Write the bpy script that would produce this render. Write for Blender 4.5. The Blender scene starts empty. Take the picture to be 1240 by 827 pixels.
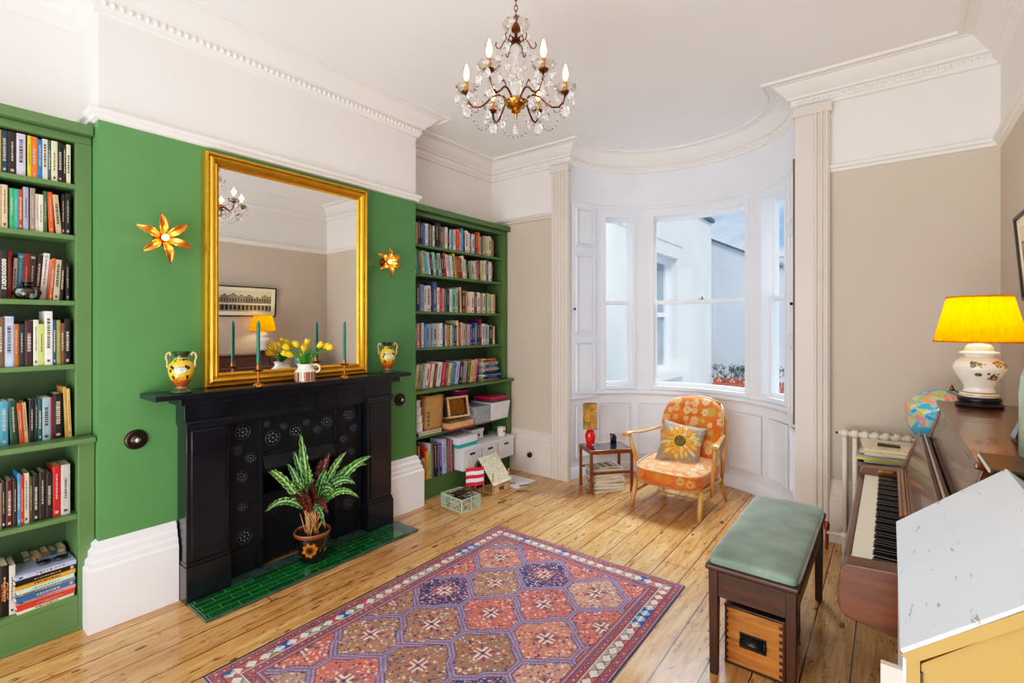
import bpy, bmesh, math, random
import numpy as np
from mathutils import Vector, Matrix
PI=math.pi; R=math.radians
rnd=random.Random(7)
scene=bpy.context.scene
COL=scene.collection

# ------------------------------------------------------------------ colour / materials
def lin(h):
    if isinstance(h,str):
        h=h.lstrip('#'); c=[int(h[i:i+2],16)/255 for i in (0,2,4)]
    else: c=h
    return tuple((x/12.92 if x<=.04045 else ((x+.055)/1.055)**2.4) for x in c)
class NT:
    def __init__(s,name):
        s.m=bpy.data.materials.new(name); s.m.use_nodes=True; s.t=s.m.node_tree; s.t.nodes.clear()
        s.out=s.n('ShaderNodeOutputMaterial')
    def n(s,t,**k):
        x=s.t.nodes.new(t)
        for a,b in k.items():
            if a.startswith('i_'): x.inputs[a[2:].replace('_',' ')].default_value=b
            else: setattr(x,a,b)
        return x
    def l(s,a,b): s.t.links.new(a,b)
    def math(s,op,a,b=None,c=None):
        x=s.n('ShaderNodeMath',operation=op)
        for i,v in enumerate((a,b,c)):
            if v is None: continue
            if isinstance(v,(int,float)): x.inputs[i].default_value=v
            else: s.l(v,x.inputs[i])
        return x.outputs[0]
    def mix(s,f,a,b,mode='MIX'):
        x=s.n('ShaderNodeMix',data_type='RGBA',blend_type=mode)
        for sock,v in ((x.inputs[0],f),(x.inputs[6],a),(x.inputs[7],b)):
            if isinstance(v,(int,float)): sock.default_value=v
            elif isinstance(v,tuple): sock.default_value=(*v[:3],1)
            else: s.l(v,sock)
        return x.outputs[2]
    def ramp(s,fac,stops):
        x=s.n('ShaderNodeValToRGB'); e=x.color_ramp.elements
        while len(e)<len(stops): e.new(.5)
        for i,(p,c) in enumerate(stops): e[i].position=p; e[i].color=(*c[:3],1)
        s.l(fac,x.inputs[0]); return x.outputs[0]
    def coords(s,scale=(1,1,1),kind='Object'):
        tc=s.n('ShaderNodeTexCoord'); mp=s.n('ShaderNodeMapping'); mp.inputs['Scale'].default_value=scale
        s.l(tc.outputs[kind],mp.inputs[0]); return mp.outputs[0]
    def noise(s,vec,scale=5,detail=4,rough=.55,dist=0):
        x=s.n('ShaderNodeTexNoise'); x.inputs['Scale'].default_value=scale; x.inputs['Detail'].default_value=detail
        x.inputs['Roughness'].default_value=rough; x.inputs['Distortion'].default_value=dist
        s.l(vec,x.inputs['Vector']); return x.outputs['Fac']
    def bump(s,h,strength=.2,dist=.01):
        x=s.n('ShaderNodeBump'); x.inputs['Strength'].default_value=strength; x.inputs['Distance'].default_value=dist
        s.l(h,x.inputs['Height']); return x.outputs[0]
    def bsdf(s,color=None,rough=.5,metal=0,normal=None,coat=0,**k):
        b=s.n('ShaderNodeBsdfPrincipled')
        for nm,v in (('Base Color',color),('Roughness',rough),('Metallic',metal),('Coat Weight',coat)):
            if v is None: continue
            if isinstance(v,tuple): b.inputs[nm].default_value=(*v[:3],1)
            elif isinstance(v,(int,float)): b.inputs[nm].default_value=v
            else: s.l(v,b.inputs[nm])
        if normal is not None: s.l(normal,b.inputs['Normal'])
        for a,v in k.items():
            nm=a.replace('_',' ')
            if isinstance(v,tuple): b.inputs[nm].default_value=(*v[:3],1)
            else: b.inputs[nm].default_value=v
        s.l(b.outputs[0],s.out.inputs[0]); return b
def mat(name,hexc,rough=.5,metal=0,var=.08,scale=8,bump=0,coat=0,**k):
    t=NT(name); c=lin(hexc); v=t.coords(); f=t.noise(v,scale)
    a=tuple(x*(1-var) for x in c); b=tuple(min(1,x*(1+var)) for x in c)
    colr=t.ramp(f,[(.3,a),(.7,b)])
    nm=t.bump(t.noise(v,scale*12,3),bump,.003) if bump else None
    t.bsdf(colr,rough,metal,nm,coat,**k); return t.m
def wood(name,c1,c2,axis=1,rough=.35,scale=6,coat=.2):
    t=NT(name); s=[14,14,14]; s[axis]=1.2; v=t.coords(tuple(s))
    f=t.noise(v,scale/3,6,.65,.6); g=t.noise(v,scale*2.5,3,.6)
    f=t.math('ADD',t.math('MULTIPLY',f,.75),t.math('MULTIPLY',g,.25))
    t.bsdf(t.ramp(f,[(.32,lin(c1)),(.68,lin(c2))]),rough,0,t.bump(g,.12,.002),coat); return t.m
def vcolmat(name,rough=.5,metal=0,coat=0,bump=0,bscale=300,sheen=0):
    t=NT(name); a=t.n('ShaderNodeVertexColor'); a.layer_name='Col'
    nm=t.bump(t.noise(t.coords(),bscale,2),bump,.002) if bump else None
    t.bsdf(a.outputs[0],rough,metal,nm,coat,Sheen_Weight=sheen); return t.m
def emis(name,c,strength,base='#ffffff'):
    t=NT(name); t.bsdf(lin(base),.3,Emission_Color=lin(c),Emission_Strength=strength); return t.m
def glassy(name,tint='#ffffff',gloss=.08,rough=.0,fmul=1.0):
    t=NT(name); tr=t.n('ShaderNodeBsdfTransparent'); tr.inputs[0].default_value=(*lin(tint),1)
    g=t.n('ShaderNodeBsdfGlossy'); g.inputs['Roughness'].default_value=rough
    fr=t.n('ShaderNodeLayerWeight'); fr.inputs[0].default_value=.12
    n=t.noise(t.coords(),3,2)
    fac=t.math('ADD',t.math('MULTIPLY',fr.outputs[0],fmul),t.math('MULTIPLY',n,gloss))
    mx=t.n('ShaderNodeMixShader'); t.l(fac,mx.inputs[0]); t.l(tr.outputs[0],mx.inputs[1]); t.l(g.outputs[0],mx.inputs[2])
    t.l(mx.outputs[0],t.out.inputs[0]); return t.m

M={}
def wallmat(name,h,rough=.75):
    return mat(name,h,rough,var=.025,scale=1.3,bump=.04)
M['white']=wallmat('white_paint','#e9e4df'); M['ceiling']=wallmat('ceiling_paint','#efedec')
M['cornice']=wallmat('cornice_paint','#ebe7e2',.6)
M['beige']=wallmat('beige_paint','#c8bcad'); M['gloss_white']=mat('white_gloss_paint','#ebe8e8',.3,var=.03,scale=3)
M['bay_white']=mat('bay_white_paint','#e5e9ef',.4,var=.03,scale=3)
M['beige_trim']=mat('pilaster_paint','#d9d0c6',.45,var=.03,scale=3)
M['green_wall']=mat('green_wall_paint','#51844f',.42,var=.08,scale=1.5,bump=.03)
M['green_case']=mat('green_bookcase_paint','#567548',.38,var=.08,scale=2.5)
M['slate']=mat('black_slate','#12161f',.27,var=.5,scale=9,bump=.04,coat=.3)
M['iron']=mat('black_cast_iron','#202229',.34,metal=.4,var=.35,scale=30,bump=.15)
M['iron_light']=mat('worn_cast_iron','#484b53',.38,metal=.6,var=.4,scale=60,bump=.3)
M['soot']=mat('sooty_iron','#0b0b0c',.7,var=.4)
M['hearthstone']=mat('hearth_slate','#3f5650',.25,var=.35,scale=14,coat=.3)
M['gold']=mat('gilt','#d9a93c',.3,metal=.85,var=.10,scale=14,bump=.05)
M['gold_dark']=mat('aged_gilt','#8a5a12',.35,metal=.8,var=.25,scale=30)
M['gold_petal']=mat('gilt_petal','#dc8c3c',.25,metal=.85,var=.3,scale=25,bump=.15)
M['brass']=mat('antique_brass','#7d5a2c',.32,metal=.9,var=.3,scale=30)
M['bright_brass']=mat('polished_brass','#c08a35',.22,metal=.95,var=.2,scale=30)
M['copper']=mat('copper','#a65f37',.28,metal=.95,var=.2,scale=30)
M['steel']=mat('steel','#b8b8b8',.25,metal=1,var=.1)
M['black']=mat('black_plastic','#141414',.4,var=.3)
M['darkwood']=wood('dark_oak','#1a0c05','#50290f',0,.38,coat=.08)
M['darkwoodz']=wood('dark_oak_upright','#1a0c05','#50290f',2,.38,coat=.08)
M['piano']=wood('piano_walnut','#31170a','#683817',1,.24,coat=.25)
M['pianox']=wood('piano_walnut_end','#371605','#703710',0,.3,coat=.15)
M['teak']=wood('teak','#5b2e15','#8e5127',0,.3)
M['teakz']=wood('teak_upright','#5b2e15','#8e5127',2,.3)
M['beech']=wood('golden_beech','#b27a3c','#d9a864',2,.3)
M['beechy']=wood('golden_beech_long','#b27a3c','#d9a864',1,.3)
M['pine']=wood('crate_pine','#7c4314','#c98338',0,.4)
M['craft']=wood('craft_wood','#b98c58','#e2c193',0,.6,coat=0)
M['paper']=mat('paper_pages','#d9cdb4',.9,var=.12,scale=90)
M['white_card']=mat('white_card','#e4e4ea',.6,var=.04)
M['kraft']=mat('kraft_paper','#b98d58',.85,var=.12,scale=12)
M['ceramic']=mat('white_ceramic','#ece6da',.12,var=.04,coat=.5)
M['candle']=mat('teal_wax','#0f6a5a',.4,var=.1,Subsurface_Weight=.1)
M['leafgreen']=mat('tulip_leaf','#3f8a20',.4,var=.35,scale=20)
M['tulip']=mat('tulip_petal','#f5c518',.45,var=.2,scale=30,Subsurface_Weight=.1)
M['red_glaze']=mat('red_glaze','#d8220c',.12,var=.1,coat=.6)
M['smoked_glass']=mat('smoked_glass_top','#2b2a3a',.04,var=.1,coat=1.0)
M['mirror']=NT('mirror_glass'); 
_m=M['mirror']; _v=_m.noise(_m.coords(),2,2); _m.bsdf(_m.ramp(_v,[(0,(.86,.87,.87)),(1,(.9,.91,.91))]),.0,1.0); M['mirror']=_m.m
M['pane']=glassy('window_glass','#f6fbff',.012,0,.5)
M['crystal']=NT('crystal'); _c=M['crystal']; _v=_c.noise(_c.coords(),60,2)
_c.bsdf(_c.ramp(_v,[(0,(.95,.95,.95)),(1,(1,.99,.97))]),.02,Transmission_Weight=.85,IOR=1.5,Coat_Weight=.5); M['crystal']=_c.m
M['crystal_thin']=glassy('thin_crystal','#faf8f4',.22,.04,.9)
M['bulb']=emis('warm_bulb','#ffb060',7); M['bulb_tip']=emis('sconce_bulb','#ffa040',3)
M['keys_white']=mat('ivory_keys','#e9e2d0',.25,var=.03)
M['keys_black']=mat('ebony_keys','#0c0c0d',.25,var=.2)
M['radiator']=mat('radiator_enamel','#ddd6c8',.3,var=.03)
M['vc_gloss']=vcolmat('painted_glaze',.12,coat=.6); M['vc_fabric']=vcolmat('printed_fabric',.85,bump=.25,sheen=.3)
M['vc_rug']=vcolmat('woven_wool',.95,bump=.6,bscale=700); M['vc_matt']=vcolmat('printed_paper',.6)
M['vc_leaf']=vcolmat('patterned_leaf',.35)
M['velvet']=mat('sage_velvet','#7b9080',.7,var=.3,scale=6,bump=.1,Sheen_Weight=.8,Sheen_Roughness=.3)
M['render']=mat('painted_render','#dfe0dc',.9,var=.07,scale=1.2,bump=.08)
M['render2']=mat('painted_render_far','#cfd3d6',.9,var=.05,scale=1.2)
M['outglass']=mat('far_window_glass','#7d8a90',.15,var=.3,scale=2)
M['slate_roof']=mat('slate_roof','#5a5f66',.7,var=.3,scale=9)
M['terracotta']=mat('terracotta','#a4553c',.7,var=.3,scale=9)
M['green_glass']=mat('celadon_glaze','#93a58f',.12,var=.15,coat=.5)
M['socket_plate']=mat('socket_plate','#d8d2ca',.4,var=.02)
M['stem']=mat('dry_stem','#b98e5a',.7,var=.4,scale=40); M['soil']=mat('potting_soil','#1c120c',.95,var=.5,scale=80)
M['taupe']=mat('taupe_edge','#6f5c4c',.5)
M['green_shade']=mat('green_bookcase_back_shaded','#41573a',.45,var=.1)  # darker green: the shade inside the shelves is put into the back panel colour
M['bronze']=mat('dark_bronze','#43382e',.35,metal=.8,var=.3,scale=40)
M['turq']=mat('turquoise_card','#2aa9a8',.6)
M['dotgrey']=None
M['magenta']=mat('magenta_plastic','#b01878',.3,coat=.3)
M['pinkred']=mat('pink_red_folder','#c02048',.4,var=.3,scale=9)
M['hemp']=mat('pale_grey_card','#9aa0ac',.6,var=.1)

# --- book cover: colour comes from the object itself
t=NT('book_cover'); oi=t.n('ShaderNodeObjectInfo'); f=t.noise(t.coords((20,20,8)),3,3)
t.bsdf(t.mix(.22,oi.outputs['Color'],t.ramp(f,[(.35,(.25,.25,.25)),(.65,(1,1,1))]),'MULTIPLY'),.38,coat=.15); M['cover']=t.m
t=NT('book_title_light'); f=t.noise(t.coords((1,200,90)),3,3); t.bsdf(t.ramp(f,[(.35,lin('#6e6558')),(.6,lin('#c8bfae'))]),.5); M['tl']=t.m
t=NT('book_title_dark'); f=t.noise(t.coords((1,200,90)),3,3); t.bsdf(t.ramp(f,[(.35,lin('#1a1a22')),(.6,lin('#5a4a40'))]),.5); M['td']=t.m

# --- floor boards
t=NT('pine_floorboards'); tc=t.n('ShaderNodeTexCoord'); sp=t.n('ShaderNodeSeparateXYZ'); t.l(tc.outputs['Object'],sp.inputs[0])
bx=t.math('DIVIDE',t.math('ADD',sp.outputs[0],10.046),.168); bid=t.math('FLOOR',bx); fx=t.math('FRACT',bx)
wn=t.n('ShaderNodeTexWhiteNoise',noise_dimensions='1D'); t.l(bid,wn.inputs['W'])
cb=t.n('ShaderNodeCombineXYZ'); t.l(t.math('MULTIPLY',sp.outputs[0],9.0),cb.inputs[0]); t.l(t.math('ADD',t.math('MULTIPLY',sp.outputs[1],.75),t.math('MULTIPLY',wn.outputs[0],30)),cb.inputs[1]); t.l(bid,cb.inputs[2])
g1=t.noise(cb.outputs[0],2.2,8,.68,1.6); g2=t.noise(cb.outputs[0],11,6,.7,.5)
cb2=t.n('ShaderNodeCombineXYZ'); t.l(t.math('MULTIPLY',sp.outputs[0],1.3),cb2.inputs[0]); t.l(sp.outputs[1],cb2.inputs[1])
pat=t.noise(cb2.outputs[0],1.6,4,.6)
base=t.ramp(g1,[(.25,lin('#94602c')),(.42,lin('#c4925a')),(.6,lin('#deb880')),(.78,lin('#ead0a6'))])
base=t.mix(t.math('MULTIPLY',g2,.38),base,lin('#a0682e'),'MIX')
tone=t.ramp(wn.outputs[0],[(0,(.78,.72,.66)),(.5,(1,.97,.93)),(1,(1,1,1))])
base=t.mix(1.0,base,tone,'MULTIPLY')
base=t.mix(t.math('MULTIPLY',t.math('SUBTRACT',1,t.math('SMOOTH_MIN',t.math('MULTIPLY',pat,2.0),1.0,.2)),.9),base,lin('#8a4f22'),'MIX')
# knots and dark streaks
cb3=t.n('ShaderNodeCombineXYZ'); t.l(t.math('MULTIPLY',sp.outputs[0],11),cb3.inputs[0]); t.l(t.math('MULTIPLY',sp.outputs[1],4.2),cb3.inputs[1])
vo=t.n('ShaderNodeTexVoronoi'); vo.inputs['Scale'].default_value=.75; t.l(cb3.outputs[0],vo.inputs['Vector'])
wn2=t.n('ShaderNodeTexWhiteNoise',noise_dimensions='3D'); t.l(vo.outputs['Position'],wn2.inputs['Vector'])
kn=t.math('MULTIPLY',t.math('LESS_THAN',vo.outputs['Distance'],t.math('MULTIPLY',wn2.outputs[0],.10)),.8)
cb4=t.n('ShaderNodeCombineXYZ'); t.l(t.math('MULTIPLY',sp.outputs[0],34),cb4.inputs[0]); t.l(t.math('MULTIPLY',sp.outputs[1],7),cb4.inputs[1]); t.l(bid,cb4.inputs[2])
st=t.noise(cb4.outputs[0],1.5,5,.75,.4); stk=t.ramp(st,[(.575,(0,0,0)),(.645,(.9,.9,.9))])
base=t.mix(kn,base,lin('#26140a')); base=t.mix(stk,base,lin('#5b3418'))
gap=t.math('GREATER_THAN',t.math('ABSOLUTE',t.math('SUBTRACT',fx,.5)),.484)
# butt joints
jy=t.math('FRACT',t.math('ADD',t.math('DIVIDE',sp.outputs[1],3.1),t.math('MULTIPLY',wn.outputs[0],7.3)))
gap=t.math('MAXIMUM',gap,t.math('LESS_THAN',jy,.0015))
base=t.mix(gap,base,lin('#160c06'))
rough=t.math('ADD',t.math('MULTIPLY',g2,.24),.10)
h=t.math('SUBTRACT',t.math('MULTIPLY',g2,.25),gap)
t.bsdf(base,rough,0,t.bump(h,.35,.004),.25); M['floor']=t.m

# --- green hearth tiles
t=NT('green_hearth_tiles'); tc=t.n('ShaderNodeTexCoord'); br=t.n('ShaderNodeTexBrick'); mp=t.n('ShaderNodeMapping')
mp.inputs['Rotation'].default_value=(0,0,PI/2); t.l(tc.outputs['Object'],mp.inputs[0]); t.l(mp.outputs[0],br.inputs['Vector'])
for k,v in (('Scale',1.0),('Brick Width',.15),('Row Height',.048),('Mortar Size',.0016),('Mortar Smooth',.1)): br.inputs[k].default_value=v
br.inputs['Color1'].default_value=(*lin('#0b6a30'),1); br.inputs['Color2'].default_value=(*lin('#0a4a24'),1); br.inputs['Mortar'].default_value=(*lin('#6d9a5e'),1)
nz=t.noise(t.coords(),14,3); t.bsdf(t.mix(t.math('MULTIPLY',nz,.35),br.outputs[0],lin('#064018')),.1,0,t.bump(br.outputs['Fac'],-.3,.002),.8); M['tiles']=t.m
# --- pleated shade fabric (lit from inside)
def shade_mat(name,c,trans,em=0):
    t=NT(name); f=t.noise(t.coords((60,60,3)),2,3); b=t.noise(t.coords(),90,2)
    colr=t.ramp(f,[(.3,tuple(x*.7 for x in lin(c))),(.7,lin(c))])
    d=t.n('ShaderNodeBsdfDiffuse'); tr=t.n('ShaderNodeBsdfTranslucent'); t.l(colr,d.inputs[0]); t.l(colr,tr.inputs[0])
    mx=t.n('ShaderNodeMixShader'); mx.inputs[0].default_value=trans; t.l(d.outputs[0],mx.inputs[1]); t.l(tr.outputs[0],mx.inputs[2])
    t.l(mx.outputs[0],t.out.inputs[0]); return t.m
M['shade']=shade_mat('yellow_pleated_fabric','#f7b000',.62)

# ------------------------------------------------------------------ mesh helpers
def tag(o,label=None,cat=None,group=None,kind=None):
    if label: o['label']=label
    if cat: o['category']=cat
    if group: o['group']=group
    if kind: o['kind']=kind
    return o
def thing(name,label,cat,loc=(0,0,0),rz=0,group=None,rot=None):
    o=bpy.data.objects.new(name,None); COL.objects.link(o); o.location=loc
    o.rotation_euler=rot if rot else (0,0,rz); o.empty_display_size=.05
    return tag(o,label,cat,group)
class MB:
    def __init__(s): s.v=[];s.f=[];s.mi=[];s.mats=[]
    def m(s,mt):
        if mt not in s.mats: s.mats.append(mt)
        return s.mats.index(mt)
    def add(s,vs,fs,mt):
        b=len(s.v); i=s.m(mt); s.v+= [tuple(v) for v in vs]; s.f+=[tuple(b+k for k in f) for f in fs]; s.mi+=[i]*len(fs); return s
    def box(s,x0,x1,y0,y1,z0,z1,mt,mx=None):
        vs=[(x,y,z) for x in (x0,x1) for y in (y0,y1) for z in (z0,z1)]
        if mx is not None: vs=[mx@Vector(v) for v in vs]
        return s.add(vs,[(0,1,3,2),(4,6,7,5),(0,4,5,1),(2,3,7,6),(0,2,6,4),(1,5,7,3)],mt)
    def quad(s,a,b,c,d,mt): return s.add([a,b,c,d],[(0,1,2,3)],mt)
    def prism(s,poly,fn,d0,d1,mt):  # poly of 2D points, fn(p,d)->xyz
        n=len(poly); vs=[fn(p,d0) for p in poly]+[fn(p,d1) for p in poly]
        fs=[tuple(range(n-1,-1,-1)),tuple(range(n,2*n))]+[(i,(i+1)%n,n+(i+1)%n,n+i) for i in range(n)]
        return s.add(vs,fs,mt)
    def lathe(s,prof,mt,c=(0,0,0),n=24,sx=1,sy=1,rf=None):
        vs=[];fs=[]
        for (r,z) in prof:
            for k in range(n):
                a=2*PI*k/n; rr=r*(rf(a) if rf else 1)
                vs.append((c[0]+rr*sx*math.cos(a),c[1]+rr*sy*math.sin(a),c[2]+z))
        for i in range(len(prof)-1):
            for k in range(n):
                fs.append((i*n+k,i*n+(k+1)%n,(i+1)*n+(k+1)%n,(i+1)*n+k))
        if prof[0][0]>1e-4: fs.append(tuple(range(n-1,-1,-1)))
        if prof[-1][0]>1e-4: fs.append(tuple((len(prof)-1)*n+k for k in range(n)))
        return s.add(vs,fs,mt)
    def tube(s,pts,r,mt,n=8,cap=True,closed=False):
        pts=[Vector(p) for p in pts]; N=len(pts); rs=r if isinstance(r,(list,tuple)) else [r]*N
        vs=[];fs=[]; up=None
        for i,p in enumerate(pts):
            if closed: d=pts[(i+1)%N]-pts[i-1]
            else: d=pts[min(i+1,N-1)]-pts[max(i-1,0)]
            if d.length<1e-9: d=Vector((0,0,1))
            d.normalize()
            if up is None: up=Vector((0,0,1)) if abs(d.z)<.9 else Vector((1,0,0))
            a=d.cross(up)
            if a.length<1e-6: a=d.cross(Vector((1,.3,0)))
            a.normalize(); b=a.cross(d).normalized(); up=b
            for k in range(n):
                t=2*PI*k/n; vs.append(p+(a*math.cos(t)+b*math.sin(t))*rs[i])
        for i in range(N if closed else N-1):
            j=(i+1)%N
            for k in range(n): fs.append((i*n+k,i*n+(k+1)%n,j*n+(k+1)%n,j*n+k))
        if cap and not closed: fs+= [tuple(range(n-1,-1,-1)),tuple((N-1)*n+k for k in range(n))]
        return s.add(vs,fs,mt)
    def ball(s,c,r,mt,n=10,m=6,sz=1):
        return s.lathe([(max(1e-5,r*math.sin(PI*i/m)),-r*sz*math.cos(PI*i/m)) for i in range(m+1)],mt,c,n)
    def build(s,name,parent=None,smooth=False,world=True,bevel=0,label=None,kind=None,autosm=None):
        me=bpy.data.meshes.new(name); vs=s.v
        if parent is not None and world:
            inv=parent.matrix_basis.inverted(); p=parent.parent
            if p is not None: inv=(p.matrix_basis@parent.matrix_basis).inverted()
            vs=[inv@Vector(v) for v in vs]
        me.from_pydata([tuple(v) for v in vs],[],s.f)
        for m_ in s.mats: me.materials.append(m_)
        me.polygons.foreach_set('material_index',s.mi)
        if smooth: me.polygons.foreach_set('use_smooth',[True]*len(s.f))
        me.update()
        bm=bmesh.new(); bm.from_mesh(me); bmesh.ops.recalc_face_normals(bm,faces=bm.faces); bm.to_mesh(me); bm.free()
        o=bpy.data.objects.new(name,me); COL.objects.link(o)
        if parent is not None: o.parent=parent
        if bevel:
            b=o.modifiers.new('bev','BEVEL'); b.width=bevel; b.segments=2; b.limit_method='ANGLE'; b.angle_limit=R(40)
        if smooth=='auto' or autosm:
            try: me.set_sharp_from_angle(angle=R(autosm or 35))
            except Exception: pass
        if label: o['label']=label
        if kind: o['kind']=kind
        return o
def struct(name,mb,**k):
    o=mb.build(name,**k); o['kind']='structure'; return o
def gridmesh(name,P,mt,parent=None,wrapu=False,local=True):
    """P: (nu,nv,3) array"""
    nu,nv,_=P.shape; me=bpy.data.meshes.new(name)
    idx=np.arange(nu*nv).reshape(nu,nv)
    if wrapu: a=idx;b=np.roll(idx,-1,axis=0); q=np.stack([a[:,:-1],b[:,:-1],b[:,1:],a[:,1:]],-1).reshape(-1,4)
    else: q=np.stack([idx[:-1,:-1],idx[1:,:-1],idx[1:,1:],idx[:-1,1:]],-1).reshape(-1,4)
    me.vertices.add(nu*nv); me.vertices.foreach_set('co',P.reshape(-1).astype('f'))
    nf=len(q); me.loops.add(nf*4); me.loops.foreach_set('vertex_index',q.reshape(-1).astype('i'))
    me.polygons.add(nf); me.polygons.foreach_set('loop_start',np.arange(0,nf*4,4,dtype='i')); me.polygons.foreach_set('loop_total',np.full(nf,4,dtype='i'))
    me.update(calc_edges=True); me.validate(); me.polygons.foreach_set('use_smooth',[True]*len(me.polygons)); me.materials.append(mt)
    o=bpy.data.objects.new(name,me); COL.objects.link(o)
    if parent is not None: o.parent=parent
    return o
def paint(o,fn):
    me=o.data; n=len(me.vertices); co=np.empty(n*3,'f'); me.vertices.foreach_get('co',co); co=co.reshape(-1,3)
    c=np.clip(fn(co[:,0],co[:,1],co[:,2]),0,1); c=np.where(c<=.04045,c/12.92,((c+.055)/1.055)**2.4)
    a=me.color_attributes.new('Col','FLOAT_COLOR','POINT'); out=np.ones((n,4),'f'); out[:,:3]=c
    a.data.foreach_set('color',out.reshape(-1)); return o
def hx(h): h=h.lstrip('#'); return np.array([int(h[i:i+2],16)/255 for i in (0,2,4)])
def hsh(a,b,k=0):
    return np.mod(np.sin(a*127.1+b*311.7+k*74.7)*43758.5453,1.0)
def vnoise(x,y,k=0):
    xi=np.floor(x);yi=np.floor(y);fx=x-xi;fy=y-yi;fx=fx*fx*(3-2*fx);fy=fy*fy*(3-2*fy)
    return (hsh(xi,yi,k)*(1-fx)+hsh(xi+1,yi,k)*fx)*(1-fy)+(hsh(xi,yi+1,k)*(1-fx)+hsh(xi+1,yi+1,k)*fx)*fy
def setc(c,mask,h): c[mask]=hx(h) if isinstance(h,str) else h
def dup(root,loc,rz=None,label=None,group=None):
    r=root.copy(); COL.objects.link(r); r.location=loc
    if rz is not None: r.rotation_euler=(0,0,rz)
    if label: r['label']=label
    if group: r['group']=group
    for ch in [o for o in ALL() if o.parent==root]:
        c=ch.copy(); COL.objects.link(c); c.parent=r
        for g in [o for o in ALL() if o.parent==ch]:
            d=g.copy(); COL.objects.link(d); d.parent=c
    return r
def ALL(): return list(COL.objects)

def sweep(mb,path,prof,mt,closed=False):
    """path: XY points; interior is on the right of travel; prof: (offset,z) polyline"""
    P=[Vector((p[0],p[1])) for p in path]; N=len(P); rows=[]
    for i in range(N):
        ds=[]
        if i>0: ds.append((P[i]-P[i-1]).normalized())
        if i<N-1: ds.append((P[i+1]-P[i]).normalized())
        ns=[Vector((d.y,-d.x)) for d in ds]
        if len(ns)==2:
            b=ns[0]+ns[1]
            k=b/max(.3,(b.length**2/2)) if b.length>.1 else ns[0]
        else: k=ns[0]
        rows.append([(P[i].x+k.x*o,P[i].y+k.y*o,z) for o,z in prof])
    m=len(prof); vs=[v for r in rows for v in r]; fs=[]
    for i in range(N-1):
        for j in range(m-1): fs.append((i*m+j,(i+1)*m+j,(i+1)*m+j+1,i*m+j+1))
    fs.append(tuple(range(m))); fs.append(tuple((N-1)*m+j for j in range(m-1,-1,-1)))
    mb.add(vs,fs,mt); return mb

# ------------------------------------------------------------------ room
XL=-3.45; XB=-3.11; XR=.52; YW=4.07; YB=-1.7; ZC=3.23
B0,B1=.653,2.705
BCX,BA,BBb=-1.5,.965,.82
def bay(th,off=0,z=0):
    a=R(th); return (BCX+(BA+off)*math.cos(a),YW+(BBb+off)*math.sin(a),z)
def bayn(th0,th1,n,off=0): return [bay(th0+(th1-th0)*i/n,off)[:2] for i in range(n+1)]

mb=MB(); mb.box(XL-.2,XR+.2,YB-.2,YW+1.0,-.1,0,M['floor']); struct('floor',mb)
mb=MB(); mb.box(XL-.2,XR+.2,YB-.2,YW+1.1,ZC,ZC+.12,M['ceiling']); struct('ceiling',mb)
mb=MB(); mb.box(XL-.15,XL,YB-.15,YW+.15,0,ZC,M['white']); struct('wall_left',mb)
mb=MB()
for a_,b_,c_,d_ in ((B0,1.40,0,2.535),(1.94,B1,0,2.535),(1.40,1.94,.75,2.535)): mb.box(XL,XB,a_,b_,c_,d_,M['green_wall'])
mb.box(XL,XB,B0,B1,2.535,ZC,M['white']); struct('wall_chimney_breast',mb)
mb=MB(); mb.box(XR,XR+.15,YB-.15,YW+.15,0,2.56,M['beige']); mb.box(XR,XR+.15,YB-.15,YW+.15,2.56,ZC,M['white']); struct('wall_right',mb)
mb=MB()
for x0,x1 in ((XL,-2.465),(-.535,XR)):
    mb.box(x0,x1,YW,YW+.15,0,2.57,M['beige']); mb.box(x0,x1,YW,YW+.15,2.57,ZC,M['white'])
struct('wall_window_side',mb)
mb=MB()
for x0,x1,z0,z1 in ((XL,-2.9,0,ZC),(-1.5,-1.1,0,ZC),(.2,XR,0,ZC),(-2.9,-1.5,0,.3),(-1.1,.2,0,.3),(-2.9,-1.5,2.85,ZC),(-1.1,.2,2.85,ZC)):
    mb.box(x0,x1,YB-.15,YB,z0,z1,M['white'])
struct('wall_back',mb)
# bay wall: lower apron, upper band, mullions
W=[(148.6,125.7),(117.1,58.5),(51.6,27.5)]; ZS,ZH=.85,2.64
def curved(mb,t0,t1,o0,o1,z0,z1,mt,n=None):
    n=n or max(2,int(abs(t1-t0)/2.5)); vs=[];fs=[]
    for i in range(n+1):
        th=t0+(t1-t0)*i/n
        vs+=[bay(th,o0,z0),bay(th,o1,z0),bay(th,o1,z1),bay(th,o0,z1)]
    for i in range(n):
        for k in range(4): fs.append((4*i+k,4*i+(k+1)%4,4*i+4+(k+1)%4,4*i+4+k))
    fs+=[(0,3,2,1),(4*n,4*n+1,4*n+2,4*n+3)]
    mb.add(vs,fs,mt); return mb
mb=MB(); curved(mb,180,0,0,.16,0,ZS,M['bay_white'],60); curved(mb,180,0,0,.16,ZH,ZC,M['bay_white'],60)
for a,b in ((180,148.6),(125.7,117.1),(58.5,51.6),(27.5,0)): curved(mb,a,b,0,.16,ZS,ZH,M['bay_white'])
struct('wall_bay',mb,smooth=True,autosm=40)
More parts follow.
